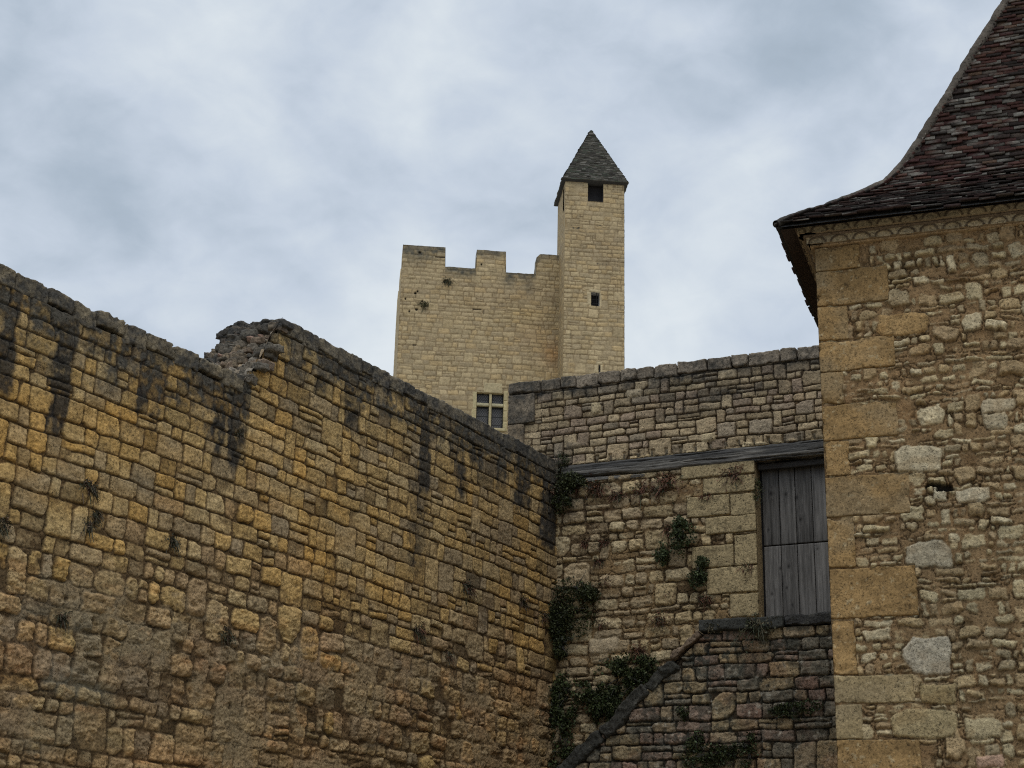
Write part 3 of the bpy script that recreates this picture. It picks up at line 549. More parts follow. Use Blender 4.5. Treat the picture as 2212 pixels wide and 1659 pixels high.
# ================================================================== STAIR WALL (parapet of the outside stair up to the door)
def build_stair():
    rg = np.random.default_rng(37); OFF = .72; PS = P0+NB*OFF; f = lambda x, y: uvp(x, y, PS, AB, NB)
    t = thing('stair_wall', 'lichen covered side wall of the outside stair, with sloping dark coping slabs, below the plank door', 'wall', (PS[0]+AB[0]*2.5, PS[1]+AB[1]*2.5, 0))
    uL, zL = f(1200, 1668); u1, z1 = f(1515, 1362); uR, zR = f(1795, 1330)
    zt = f(1650, 1358)[1]; ztop = f(1650, 1332)[1]
    sl = (z1-zL)/(u1-uL); u00 = u1-(z1-.3)/sl
    topf = lambda u: np.minimum(zt, np.maximum(.3, z1+(u-u1)*sl)-.09)
    du = .010; R = Raster(-2.0, 5.8, 2.2, 6.0, du, 91, (.045, .034, .022), .030, (.025, .016), (.8, .17))
    st = layout(-2, 5.9, 2.1, 6.1, lambda v: (.12, .21), lambda v: (.14, .46), .06, .14, rg)
    pal = [(.30, .24, .16), (.25, .19, .15), (.31, .25, .155), (.22, .195, .15), (.27, .20, .155), (.36, .28, .17), (.20, .18, .14)]
    for (u, v, w_, h) in st:
        R.stone(u, v, w_, h, rg, gap=.0045, rc=.17, prot=rg.normal(0, .010), re=.007, col=np.array(pal[rg.integers(7)])*rg.uniform(.72, 1.05), cut=.35, tilt=.03, rag=.010, relief=.020, bulge=.07)
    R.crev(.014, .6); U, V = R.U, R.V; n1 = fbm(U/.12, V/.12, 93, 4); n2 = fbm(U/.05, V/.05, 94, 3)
    bl = blob(U, V, [(1530, 1400, .8, .35, .9), (1600, 1350, .9, .2, .9), (1490, 1480, .4, .3, .6), (1500, 1600, .6, .25, .7), (1700, 1380, .4, .3, .7), (1420, 1530, .3, .3, .6)], f)
    R.stain(np.clip((.50+bl*.45)*sst(-.10, .28, n1*.7+.9*n2), 0, .88), (.045, .05, .043)); R.tint(.6*sst(.1, .4, fbm(U/.3, V/.3, 95, 3)), (1.0, .84, .84))
    R.stain(.6*sst(.25, .5, -n2)*sst(0, .3, n1), (.36, .35, .30))
    us = np.arange(-1.9, 5.7, du); vs = np.concatenate([np.arange(0, 2.3, .04), np.arange(2.3, 6.0, du)])
    wall_sheet('masonry', R, PS, AB, NB, us, vs, topf, M_back, t, .28)
    dk = lambda Wp, c, P: (lambda k: c*(1-k)+np.array((.13, .13, .115))*k)(np.clip(.45*sst(.25, .6, fbm(Wp[:, 0]*9, Wp[:, 2]*9, 5, 4)), 0, 1)[:, None])
    # sloping slabs
    d = nrm(AB*1+ZV*sl); up = nrm(ZV-d*np.dot(ZV, d)); base = np.array([PS[0], PS[1], 0.])+u1*AB+z1*ZV; tot = (u1-uL)*math.hypot(1, sl)
    segs = [(-.50, .47, .085, (.17, .13, .095)), (-.96, .46, .16, (.042, .043, .038)), (-1.75, .78, .18, (.046, .046, .041)), (-tot-.5, tot+.5-1.76, .18, (.042, .043, .039))]
    for i, (a, ln, th, c) in enumerate(segs):
        block('coping_slab', base, d, NB, a, -.06-th*.5+(.04 if i == 0 else 0), ln-.006, th, .36, M_back, t, c, .014, .030, .034, .05, i+60, dk, up=up, chip=.08)
    # level slab at the door sill
    block('ledge_slab', PS, AB, NB, u1-.02, zt, 1.05, ztop-zt, .40, M_back, t, (.05, .053, .05), .014, .014, .010, .06, 71, dk, chip=.04)
    block('ledge_slab', PS, AB, NB, u1+1.04, zt+.012, 1.9, ztop-zt-.012, .40, M_back, t, (.045, .046, .047), .014, .014, .010, .055, 72, dk, chip=.04)
    # landing and steps behind the parapet
    O = np.array([P0[0], P0[1], 0.]); L = []; zd = DOOR_Z0-.02; k = 0; u = u1
    pts = [(u1, 5.9, zd)]; 
    zd = ztop-.06; pts = [(u1, 5.9, zd)]
    while zd > .2: zd -= .175; u -= .175/sl; pts.append((u, u+.175/sl, zd))
    for (a, b, z) in pts:
        L.append(block('', P0+NB*.43, AB, NB, a, z-.4, b-a+.01, .4, .44, None, None, (.2, .18, .14), .06, .01, .003, 0, k, None, build=False)); k += 1
    join_blocks('steps', L, M_back, t)
    return f
fS = build_stair()

# ================================================================== HOUSE on the right
HW = 7.2
def build_house():
    rg = np.random.default_rng(43)
    t = thing('house', 'tall rubble house corner on the right with ochre quoins, scalloped cornice and flared tile roof', 'house', (PC[0]+AH[0]*3.5-NH[0]*3.5, PC[1]+AH[1]*3.5-NH[1]*3.5, 0))
    ZT = 7.50; du = .0065
    R = Raster(-.02, 2.9, 2.5, 7.6, du, 101, (.15, .10, .05), .028, (.03, .018), (.4, .12))
    st = layout(0, 3, 2.4, 7.6, lambda v: (.04, .115), lambda v: (.05, .24), .18, .25, rg)
    pal = [(.42, .35, .215), (.37, .30, .18), (.46, .39, .255), (.34, .25, .14), (.31, .25, .155), (.36, .27, .15), (.29, .215, .125)]
    for (u, v, w_, h) in st:
        if rg.random() < .08: continue
        big = rg.random(); p = .008+rg.normal(0, .011)
        R.stone(u, v, w_, h, rg, gap=.003+.007*rg.random(), rc=.14+.2*rg.random(), prot=p, re=.006, col=np.array(pal[rg.integers(7)])*rg.uniform(.88, 1.2), cut=.75, tilt=.10, rag=.018, relief=.016, bulge=.10)
    s7 = lambda X, Y: uvH((2800+X*.9639)/1.6275, (1100+Y*.9644)/1.6275)
    for (x0, y0, x1, y1, c) in [(365, 1180, 568, 1318, (.42, .37, .28)), (395, 830, 577, 925, (.36, .31, .22)), (352, 485, 540, 580, (.44, .38, .26)), (290, 8, 486, 75, (.36, .24, .11)), (344, 1440, 590, 1548, (.34, .27, .15)), (605, 1470, 760, 1545, (.40, .33, .2)), (650, 1605, 770, 1660, (.42, .28, .2)), (440, 1350, 588, 1425, (.30, .23, .12)), (675, 315, 810, 362, (.44, .37, .25)), (680, 365, 780, 425, (.40, .34, .23)), (583, 640, 720, 690, (.5, .43, .3)), (492, 632, 556, 688, (.52, .46, .33))]:
        a, z1 = s7(x0, y0); b, z0 = s7(x1, y1); R.stone(a, z0, b-a, z1-z0, rg, gap=.004, rc=.14, prot=.010, re=.007, col=c, cut=.6, tilt=.02, rag=.012, relief=.008, bulge=.1, force=True)
    U, V = R.U, R.V; nz = fbm(U/.25, V/.2, 103, 4)
    R.fill(-.012, sst(-.65, -.35, nz+.5*fbm(U/.05, V/.04, 109, 3)), (.235, .155, .080), .0015); R.fill(-.007, sst(.2, .5, nz), (.235, .152, .078), .0015)
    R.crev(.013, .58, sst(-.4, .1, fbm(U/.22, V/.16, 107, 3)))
    R.tint(blob(U, V, [(2080, 1350, .7, 1.2, .7), (2150, 1100, .5, .9, .5)], uvH), (.80, .86, .92)); R.tint(sst(.1, .5, fbm(U/.15, V/.12, 105, 3))*.6, (.82, .74, .66))
    a, b = s7(535, 630); 
    for (x, y, ww, hh) in [(540, 632, .13, .03), (500, 625, .12, .018), (1, 1, .01, .01)]:
        u, v = s7(x, y); m = (np.abs(U-u) < ww/2*(1+.3*R.E)) & (np.abs(V-v) < hh*(1+.5*R.E)); R.H[m] = -.08; R.C[m] = (.03, .025, .02)
    # quoins
    Y = [536, 588, 664, 738, 805, 876, 953, 1030, 1119, 1228, 1337, 1459, 1521, 1598, 1680, 1740]
    X = [1858, 1920, 1832, 1934, 1824, 1940, 1836, 1966, 1847, 1982, 1851, 1976, 1864, 1990, 1860]
    qs = []
    for i in range(len(X)):
        xe = 1762+(Y[i]-530)*.0425; z1 = uvH(xe, Y[i])[1]; z0 = uvH(xe+2, Y[i+1])[1]; ur = uvH(X[i], (Y[i]+Y[i+1])/2-8)[0]; qs.append((z0, z1, ur))
    z = qs[-1][0]; k = 0
    while z > .3: h = .32; qs.append((z-h, z, (.55, .28)[k % 2])); z -= h; k += 1
    for (z0, z1, ur) in qs: R.clear(-.02, z0-.001, ur+.01, z1-z0+.002, .018)
    us = np.concatenate([np.arange(.0, 2.75, du), np.arange(2.76, HW, .015)]); vs = np.concatenate([np.arange(0, 2.6, .03), np.arange(2.6, 7.52, du)])
    wall_sheet('wall', R, PC, AH, NH, us, vs, lambda u: np.full(u.shape, ZT+.02), M_house, t, .6)
    # the side, hidden from this viewpoint
    R2 = Raster(0, HW, 0, 7.6, .02, 111, (.30, .185, .080), .02, (.03, .02))
    for (u, v, w_, h) in layout(0, HW, 0, 7.6, lambda v: (.07, .16), lambda v: (.1, .34), .15, .2, rg):
        if rg.random() < .8: R2.stone(u, v, w_, h, rg, gap=.016, rc=.3, prot=rg.normal(0, .006), re=.01, col=np.array(pal[rg.integers(6)])*rg.uniform(.8, 1.1), cut=.5, tilt=.06, rag=.012, relief=.008)
    wall_sheet('side_wall', R2, PC, -NH, -AH, np.arange(.03, HW, .02), np.arange(0, 7.54, .02), lambda u: np.full(u.shape, ZT+.02), M_house, t, .5, ends=False)
    O = np.array([PC[0], PC[1], 0.])
    for i, (z0, z1, ur) in enumerate(qs):
        tone = (.275, .180, .080) if i not in (11, 12) else (.30, .235, .13)
        dep = .30 if ur > .4 else .55
        def spk(Wp, c, P):
            a = fbm(Wp[:, 0]*26, Wp[:, 2]*30, 7, 3); d = fbm(Wp[:, 0]*5+Wp[:, 1]*4, Wp[:, 2]*6, 3, 4); k = sst(.42, .55, a)[:, None]*.5
            c = c*(1+.4*d)[:, None]; c = c*(1-k)+np.array((.45, .38, .24))*k; dkk = sst(.45, .6, -a)[:, None]*.5; w3 = sst(.05, .45, fbm(Wp[:, 0]*3+Wp[:, 1]*3, Wp[:, 2]*2.2, 17, 4))[:, None]*.5; c = c*(1-w3)+np.array((.235, .19, .12))*w3; return c*(1-dkk)
        block('quoin', PC, AH, NH, -.003, z0+.003, ur+.003, z1-z0-.006, dep, M_quoin, t, np.array(tone)*rg.uniform(.86, 1.1), .009, .014, .006, .003+rg.uniform(0, .006), i+5, spk, chip=.045)
    # --- eaves corner from two sight lines: overhang o on both sides, height ze
    dR = ray(1678, 484); best = None
    for o in np.linspace(.1, 1.0, 1801):
        p = O-AH*o+NH*o; k = None
        # plan position must lie on the ray
        s = np.dot(p[:2], dR[:2])/np.dot(dR[:2], dR[:2]); e = np.linalg.norm(p[:2]-s*dR[:2])
        if best is None or e < best[0]: best = (e, o, CAM[2]+s*dR[2])
    o_, ze = best[1], best[2]; print('EAVE', best)
    tip = O-AH*o_+NH*o_; tip[2] = ze
    # --- hip profile: heights over the plan distance from the eaves
    hd = nrm(AH-NH); hn = np.cross(hd, ZV); prof = [(0., 0.)]
    for (x, y) in [(1725, 466), (1798, 447), (1861, 421), (1912, 402), (1951, 366), (1989, 307), (2023, 251), (2053, 204), (2087, 145), (2113, 102), (2151, 47), (2177, 0)]:
        q = on_plane(x, y, tip, hn); prof.append((float((q-tip)@hd)/math.sqrt(2), float(q[2]-ze)))
    print('PROF', [(round(a, 2), round(b, 2)) for a, b in prof])
    pd = np.array([p[0] for p in prof]); ph = np.array([p[1] for p in prof]); half = (HW+2*o_)/2; slope = (ph[-1]-ph[-4])/(pd[-1]-pd[-4])
    pd = np.append(pd, half); ph = np.append(ph, ph[-1]+slope*(half-pd[-2]))
    # smooth
    dd = np.linspace(0, half, 400); hh = np.interp(dd, pd, ph); 
    for _ in range(160): hh[1:-1] = (hh[:-2]+hh[1:-1]*2+hh[2:])/4
    hh = hh-.022                                           # tile tops reach the line
    ds = np.hypot(np.diff(dd), np.diff(hh)); s_ = np.concatenate([[0], np.cumsum(ds)])
    zf = lambda s: np.interp(s, s_, hh); df = lambda s: np.interp(s, s_, dd)
    def roof_faces():
        V = []; Fq = []; C = []; off = 0
        cols = [(.045, .036, .034), (.030, .026, .025), (.080, .042, .038), (.095, .052, .042), (.068, .036, .036), (.11, .078, .058), (.13, .12, .105), (.070, .060, .053), (.18, .095, .055), (.12, .085, .065)]
        pr = np.array([.22, .16, .22, .11, .17, .04, .008, .045, .005, .025])*np.where(True, 1, 1)
        Ssum = s_[-1]; exp_ = .054
        for face in range(4):
            # local frame: e runs along the eaves, g points inwards
            cA = tip+np.array([0, 0, 0.]); full = 2*half
            if face == 0: o0, e, g = tip, AH, -NH
            elif face == 1: o0, e, g = tip, -NH, AH
            elif face == 2: o0, e, g = tip+AH*full-NH*0, -NH, -AH
            else: o0, e, g = tip-NH*full, AH, NH
            ex = exp_ if face < 2 else .14; tw = .14 if face < 2 else .3
            nrow = int(Ssum/ex)
            for k in range(nrow):
                s = k*ex; d0, z0 = df(s), zf(s); sl = .165 if face < 2 else .3; d1, z1 = df(min(s+sl, Ssum)), zf(min(s+sl, Ssum))
                lo, hi = d0, full-d0
                n_ = max(1, int((hi-lo)/tw)); ed = lo+(np.arange(n_+1)+((k % 2)*.5))*tw; ed = ed[ed < hi]+rg.normal(0, .006, (ed < hi).sum())
                ed = np.concatenate([[lo], ed[ed > lo+.03], [hi]]); m = len(ed)-1
                a, b = ed[:-1]+.0015, ed[1:]-.0015; lift = .042+rg.normal(0, .008, m); jz = rg.normal(0, .003, m); js = rg.normal(0, .006, m); th = .016+rg.normal(0, .002, m)
                wav = .012*fbm((a+b)*1.2, np.full(m, s*2.0), face, 3)
                t_ = nrm(g*(d1-d0)+ZV*(z1-z0)); nn = nrm(np.cross(e, t_)) if np.dot(np.cross(e, t_), ZV) > 0 else -nrm(np.cross(e, t_))
                A0 = o0+a[:, None]*e+(d0*g+np.array([0, 0, z0])); B0 = o0+b[:, None]*e+(d0*g+np.array([0, 0, z0]))
                upv = t_*sl; tilt_l = rg.normal(0, .003, m)
                f_ = lambda P, up, hgt: P+(js[:, None]*t_)+(upv if up else 0)+hgt[:, None]*nn
                lb = lift+wav+jz; rbt = lift+wav+jz+tilt_l
                q = np.stack([f_(A0, 0, lb-th), f_(B0, 0, rbt-th), f_(B0, 1, wav*1-.004-th+0*lb), f_(A0, 1, wav-.004-th), f_(A0, 0, lb), f_(B0, 0, rbt), f_(B0, 1, wav-.002), f_(A0, 1, wav-.002)], 1)
                V.append(q.reshape(-1, 3)); base = off+np.arange(m)[:, None]*8
                for fc in ((0, 1, 5, 4), (4, 5, 6, 7), (0, 4, 7, 3), (1, 2, 6, 5), (3, 2, 1, 0)): Fq.append(base+np.array(fc))
                zone = fbm((a+b)*.9, np.full(m, s*1.3), 3, 3); ci = rg.choice(10, m, p=pr/pr.sum()); cc = np.array(cols)[ci]*rg.uniform(.8, 1.2, (m, 1))*(1+.35*zone)[:, None]*.80*np.array((1.06, .98, .95))
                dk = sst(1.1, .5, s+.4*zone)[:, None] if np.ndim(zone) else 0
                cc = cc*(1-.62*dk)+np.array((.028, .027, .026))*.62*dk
                cv = np.repeat(cc[:, None, :], 8, 1); edge = rg.random((m, 8, 1)) < .20; cv = np.where(edge & (np.arange(8)[None, :, None] >= 4), np.array((.17, .165, .15))*rg.uniform(.5, 1.5, (m, 1, 1)), cv)
                C.append(cv.reshape(-1, 3)); off += m*8
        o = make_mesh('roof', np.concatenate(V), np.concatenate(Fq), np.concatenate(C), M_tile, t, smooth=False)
        return o
    roof = roof_faces()
    # boarding under the tiles and soffit
    def underlay():
        V = []; Fq = []; off = 0; ss = np.linspace(0, s_[-1], 60)
        for face in range(4):
            full = 2*half; o0, e, g = [(tip, AH, -NH), (tip, -NH, AH), (tip+AH*full, -NH, -AH), (tip-NH*full, AH, NH)][face]
            d = df(ss)[:, None]; z = zf(ss)[:, None]-.012; L_ = o0+d*e+d*g+z*ZV; R_ = o0+(full-d)*e+d*g+z*ZV
            g_ = np.stack([L_, R_], 1); V.append(g_.reshape(-1, 3)); Fq.append(gridfaces(60, 2, off=off)); off += 120
        V = np.concatenate(V); make_mesh('roof_boarding', V, np.concatenate(Fq), np.full((len(V), 3), .06), M_tile, roof)
    underlay()
    # hip capping: mortared rounded ridge
    def hip():
        ss = np.arange(0, s_[-1], .02); d = df(ss); z = zf(ss); c = tip+d[:, None]*(AH-NH)+z[:, None]*ZV; m = 12; th = np.linspace(0, 2*math.pi, m, endpoint=False)
        tg = np.gradient(c, axis=0); tg /= np.linalg.norm(tg, axis=1)[:, None]; sd = np.cross(tg, ZV); sd /= np.linalg.norm(sd, axis=1)[:, None]; up = np.cross(sd, tg)
        seg = (ss % .34)/.34; r = .040+.006*seg+.006*fbm(ss*8, ss*0, 4, 3); r = np.where(ss < .5, r*.8, r)
        P = c[:, None]+sd[:, None]*(np.cos(th)[None, :, None]*r[:, None, None]*1.25)+up[:, None]*(np.sin(th)[None, :, None]*r[:, None, None])+up[:, None]*.026
        P += (.010*fbm(P[..., 2]*12, P[..., 0]*12+P[..., 1]*9, 6, 3))[..., None]*up[:, None]
        n_ = len(ss); i, j = np.meshgrid(np.arange(n_-1), np.arange(m), indexing='ij'); a = i*m+j; b = i*m+(j+1) % m; f = np.stack([a, b, b+m, a+m], -1).reshape(-1, 4)
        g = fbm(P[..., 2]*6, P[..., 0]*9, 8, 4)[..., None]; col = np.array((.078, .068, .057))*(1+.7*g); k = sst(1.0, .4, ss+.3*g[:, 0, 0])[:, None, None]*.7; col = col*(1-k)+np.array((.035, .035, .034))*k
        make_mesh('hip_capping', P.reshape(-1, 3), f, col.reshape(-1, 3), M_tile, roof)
    hip()
    # --- cornice: two corbelled rows of half-round tile ends set in lime, on two sides
    CB, CH = 7.474, .078
    def cornice(e, nout, L_, cull):
        V = []; Fq = []; C = []; off = 0
        def add(v, f, c):
            nonlocal off
            V.append(v); Fq.append(f+off); C.append(c); off += len(v)
        rowo = [(.060, CB+.012), (.128, CB+.012+CH)]
        # thin bed course
        xs = np.arange(-.09, L_, .03); 
        for r_, (po, z0) in enumerate(rowo):
            pitch_ = .188; xs = np.arange(-po, L_, .012); zz = np.linspace(0, CH-.018, 12); X, Zz = np.meshgrid(xs, zz)
            ph_ = ((X+po+r_*.094) % pitch_)/pitch_-.5; arc = np.sqrt(np.clip(1-(ph_*2.05)**2, 0, 1))*.058; dA = np.abs(Zz-arc)
            rad = np.hypot(ph_*pitch_, Zz*1.28); ring = sst(.012, .006, np.abs(rad-.072+.004*fbm(X*9, Zz*9, 3, 2))); inside = sst(.070, .062, rad)
            Hh = po+.012*fbm(X*6, Zz*9, 9+r_, 3)*.5+.006*ring-.012*inside; c = np.array((.36, .30, .20))*(1+.3*fbm(X*5, Zz*14, 2, 4))[..., None]
            gr = sst(-.1, .5, fbm(X*3, Zz*5, 12+r_, 3))[..., None]*.45; c = c*(1-gr)+np.array((.25, .23, .185))*gr
            rr = ring[..., None]*.9; c = c*(1-rr)+np.array((.055, .038, .028))*rr
            pos = O+X[..., None]*e+(z0+Zz)[..., None]*ZV+Hh[..., None]*nout; add(pos.reshape(-1, 3), gridfaces(*X.shape), c.reshape(-1, 3))
            # soffit of the row
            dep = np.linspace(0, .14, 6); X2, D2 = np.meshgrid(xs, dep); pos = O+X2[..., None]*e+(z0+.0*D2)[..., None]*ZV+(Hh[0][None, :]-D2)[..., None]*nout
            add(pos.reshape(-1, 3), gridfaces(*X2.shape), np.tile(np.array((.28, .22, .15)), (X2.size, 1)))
            # slip of tile above each row
            zt_ = z0+CH-.018; pt = np.array([[po-.05, 0], [po+.028, 0], [po+.030, .015], [po-.05, .016]]); xs2 = np.arange(-po-.02, L_, .05)
            pos = np.stack([O+xs2[:, None]*e+(zt_+b+.004*fbm(xs2*4, xs2*0, 3+r_, 2))[:, None]*ZV+a*nout for a, b in pt]); pos = np.concatenate([pos, pos[:1]])
            add(pos.reshape(-1, 3), gridfaces(5, len(xs2)), np.tile(np.array((.15, .115, .085)), (pos.size//3, 1)))
        # bed course under the first row
        pt = np.array([[-.05, -.004], [.024, -.004], [.028, .012], [-.05, .012]]); xs2 = np.arange(-.035, L_, .04)
        pos = np.stack([O+xs2[:, None]*e+(CB+b+.004*fbm(xs2*5, xs2*0, 13, 2))[:, None]*ZV+a*nout for a, b in pt]); pos = np.concatenate([pos, pos[:1]])
        add(pos.reshape(-1, 3), gridfaces(5, len(xs2)), np.tile(np.array((.30, .21, .12)), (pos.size//3, 1)))
        # sloping boards from the top row out to the tile edge
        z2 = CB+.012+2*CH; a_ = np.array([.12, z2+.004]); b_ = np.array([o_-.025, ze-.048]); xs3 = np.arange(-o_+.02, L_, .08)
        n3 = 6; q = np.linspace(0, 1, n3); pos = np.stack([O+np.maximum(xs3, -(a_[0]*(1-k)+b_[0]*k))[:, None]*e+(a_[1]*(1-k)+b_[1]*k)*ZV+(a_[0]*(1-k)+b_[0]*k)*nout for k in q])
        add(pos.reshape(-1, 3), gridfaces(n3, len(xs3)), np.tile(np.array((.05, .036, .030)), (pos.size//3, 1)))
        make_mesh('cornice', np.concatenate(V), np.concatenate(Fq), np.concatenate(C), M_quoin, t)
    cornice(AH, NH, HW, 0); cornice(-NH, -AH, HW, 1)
build_house()

# ================================================================== KEEP
def build_keep():
    rg = np.random.default_rng(59)
    t = thing('castle_keep', 'pale stone castle keep with battlements and a slim turret, far behind the walls', 'castle', (PK[0]-3, PK[1]+3, 11))
    palk = [(.43, .355, .215), (.40, .335, .21), (.46, .385, .24), (.37, .31, .20), (.44, .35, .2)]
    def ras(u0, u1, v0, v1, seed, hr=(.19, .29)):
        R = Raster(u0, u1, v0, v1, .028, seed, (.25, .19, .11), .022, (.05, .03), (1.2, .4))
        for (u, v, w_, h) in layout(u0, u1, v0, v1, lambda v: hr, lambda v: (.25, .68), .02, .06, rg):
            R.stone(u, v, w_, h, rg, gap=.016, rc=.14, prot=rg.normal(0, .006), re=.02, col=np.array(palk[rg.integers(5)])*rg.uniform(.88, 1.05)*np.array((1.03, 1.0, .98)), cut=.1, tilt=.004, rag=.016, relief=.012, bulge=.05)
        n = fbm(R.U/1.3, R.V/.9, seed+3, 4); R.fill(-.010, sst(-.1, .5, n)*.7, (.36, .29, .18), .01); n5 = fbm(R.U/.35, R.V/1.6, seed+12, 4); R.tint(sst(.1, .5, n5)*.35, (.72, .70, .68)); R.tint(sst(.0, .4, fbm(R.U/.12, R.V/.10, seed+14, 3))*.25, (.7, .68, .64))
        R.tint(sst(.0, .6, fbm(R.U/2, R.V/.7, seed+8, 4))*.5, (.86, .85, .86)); return R
    # main block: u runs left to right along AK, battlements
    Rk = ras(-8.1, .15, 22, 35.6, 201); U, V = Rk.U, Rk.V; n1 = fbm(U/.5, V/.4, 211, 4); n2 = fbm(U/.15, V/.15, 212, 3)
    cr = [(-8.2, -5.75, 35.43), (-5.75, -4.20, 34.37), (-4.20, -2.69, 35.42), (-2.69, -1.15, 34.27), (-1.15, .2, 35.40)]
    def top(u):
        z = np.full(np.shape(u), 35.42, float)
        for a, b, c in cr: z = np.where((u >= a) & (u < b), c, z)
        z = np.where((u > -1.15) & (u < -.95), np.minimum(z, 35.2+(u+1.15)*1.0), z)
        return z+.03*fbm(np.asarray(u)*3, np.zeros(np.shape(u)), 4, 3)
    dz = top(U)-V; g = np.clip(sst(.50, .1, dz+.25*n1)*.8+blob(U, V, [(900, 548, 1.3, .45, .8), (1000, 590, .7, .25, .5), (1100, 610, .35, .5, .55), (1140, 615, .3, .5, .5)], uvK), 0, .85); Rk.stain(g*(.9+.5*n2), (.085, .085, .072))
    Rk.tint(blob(U, V, [(1195, 765, .55, .7, .8), (1150, 720, 1, 1, .2)], uvK)*(1+.4*n2), (1.03, .80, .64)); Rk.tint(blob(U, V, [(1130, 680, 1.2, .6, .4)], uvK), (1.0, .97, .8)); Rk.tint(blob(U, V, [(1100, 640, 2.5, .8, .5)], uvK), (.85, .82, .84))
    for (x, y, r) in [(897, 633, .06), (902, 629, .05), (876, 645, .05), (961, 608, .09), (900, 668, .07), (884, 672, .05), (912, 650, .04), (907, 545, .07), (1040, 571, .05)]:
        u, v = uvK(x, y); m = np.hypot(U-u, V-v) < r; Rk.H[m] = -.08; Rk.C[m] = (.03, .028, .02)
    for (x, y, ww, hh) in [(1030, 668, .22, .02), (1045, 674, .02, .12), (895, 745, .1, .02), (955, 556, .35, .03)]:
        u, v = uvK(x, y); m = (np.abs(U-u) < ww) & (np.abs(V-v) < hh); Rk.H[m] = -.06; Rk.C[m] = (.05, .04, .03)
    # window opening
    wu0, wz1 = uvK(1030.5, 847); wu1, _ = uvK(1088.5, 848); wz0 = uvK(1060, 924)[1]
    jam = [(wu0-.30, wz0-.4, .30, wz1-wz0+.45), (wu1, wz0-.4, .25, wz1-wz0+.45), (wu0+.45, wz1+.03, 1.0, .50)]
    us = np.arange(-7.93, .1, .028); vs = np.concatenate([np.arange(10, 22, .4), np.arange(22.02, 35.5, .028)])
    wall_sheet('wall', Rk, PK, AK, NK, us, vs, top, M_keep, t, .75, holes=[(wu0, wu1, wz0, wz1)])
    # body behind the front wall (roofless walk at crenel level) as a solid with plain masonry sides
    Rs = Raster(0, 9, 22, 35.6, .05, 231, (.27, .20, .12), .02, (.05, .03))
    for (u, v, w_, h) in layout(0, 9, 22, 35.6, lambda v: (.2, .3), lambda v: (.3, .7), .02, .05, rg): Rs.stone(u, v, w_, h, rg, gap=.02, rc=.15, prot=0, re=.02, col=np.array(palk[rg.integers(5)]), cut=.1, rag=.01)
    Okl = PK+AK*(-7.925)
    wall_sheet('side_wall', Rs, Okl, -NK, -AK, np.arange(.0, 8.0, .05), np.concatenate([np.arange(10, 22, .5), np.arange(22, 35.45, .05)]), lambda u: np.where((u % 3.0) < 1.6, 35.4, 34.35), M_keep, t, .75, ends=False, hmul=.3)
    Okr = PK+AK*(3.0)
    wall_sheet('side_wall', Rs, Okr, -NK, AK, np.arange(.6, 8.0, .05), np.concatenate([np.arange(10, 22, .5), np.arange(22, 34.3, .05)]), lambda u: np.full(u.shape, 34.3), M_keep, t, .75, ends=False)
    # ---- window: stone cross with leaded lights
    O = np.array([PK[0], PK[1], 0.]); win = block('window', PK, AK, NK, wu0-.10, wz1+.02, 0, 0, .3, M_keep, t, (.4, .35, .2)) if False else None
    L = []; sc = (.44, .385, .235)
    zt0, zt1 = uvK(1060, 877)[1], uvK(1060, 870.5)[1]; mu0, mu1 = uvK(1056.5, 880)[0], uvK(1062.3, 880)[0]
    def bb(a, z0, ww, hh, pr_, dep=.3, c=sc): L.append(block('', PK, AK, NK, a, z0, ww, hh, dep, None, None, c, .04, .025, .004, pr_, rg.uniform(0, 99), None, build=False))
    bb(wu0-.24, wz0, .24, (wz1-wz0)*.52, .012, .4, (.43, .37, .215)); bb(wu0-.20, wz0+(wz1-wz0)*.52+.012, .20, (wz1-wz0)*.48, .012, .4, (.43, .38, .225))
    for q in range(4): bb(wu1, wz0-.15+q*(wz1-wz0+.3)/4, .20, (wz1-wz0+.3)/4-.014, .012, .4, np.array((.44, .38, .22))*rg.uniform(.93, 1.05))
    bb(wu0+.32, wz1, 1.03-.1, .52, .014, .4, (.42, .36, .225)); bb(wu0-.12, wz1, .42, .07, .012, .4, (.36, .30, .18)); bb(wu0+1.27, wz1, .28, .06, .012, .4, (.36, .30, .18))
    bb(mu0, wz0, mu1-mu0, wz1-wz0, -.06, .16); bb(wu0, zt0, mu0-wu0-.002, zt1-zt0, -.035, .18, (.42, .39, .26)); bb(mu1+.002, zt0, wu1-mu1-.002, zt1-zt0, -.035, .18, (.42, .39, .26)); bb(wu0-.1, wz0-.16, wu1-wu0+.2, .16, .05, .4)
    win = join_blocks('window', L, M_keep, t)
    mg = bpy.data.materials.new('leaded_glass'); mg.use_nodes = True; q = NT(mg.node_tree); p = mg.node_tree.nodes['Principled BSDF']
    att = q.n('ShaderNodeAttribute', attribute_name='Col').outputs['Color']; q.l(att, p.inputs['Base Color']); p.inputs['Roughness'].default_value = .45; p.inputs['Specular IOR Level'].default_value = .25
    def pane(a, b, z0, z1):
        us_ = np.arange(a, b, .008); vs_ = np.arange(z0, z1, .008); X, Y = np.meshgrid(us_, vs_); s = .115
        l1 = np.abs(((X+Y*.72) % s)/s-.5); l2 = np.abs(((X-Y*.72) % s)/s-.5); lead = np.maximum(sst(.36, .44, l1), sst(.36, .44, l2)); bar = (np.abs(((Y-z0) % .42)-.21) < .018)
        c = np.array((.10, .10, .105))*(1-lead[..., None])+np.array((.015, .015, .017))*lead[..., None]; c = np.where(bar[..., None], .008, c); fr = (X < a+.05) | (X > b-.055) | (Y > z1-.05); c = np.where(fr[..., None], .02, c)
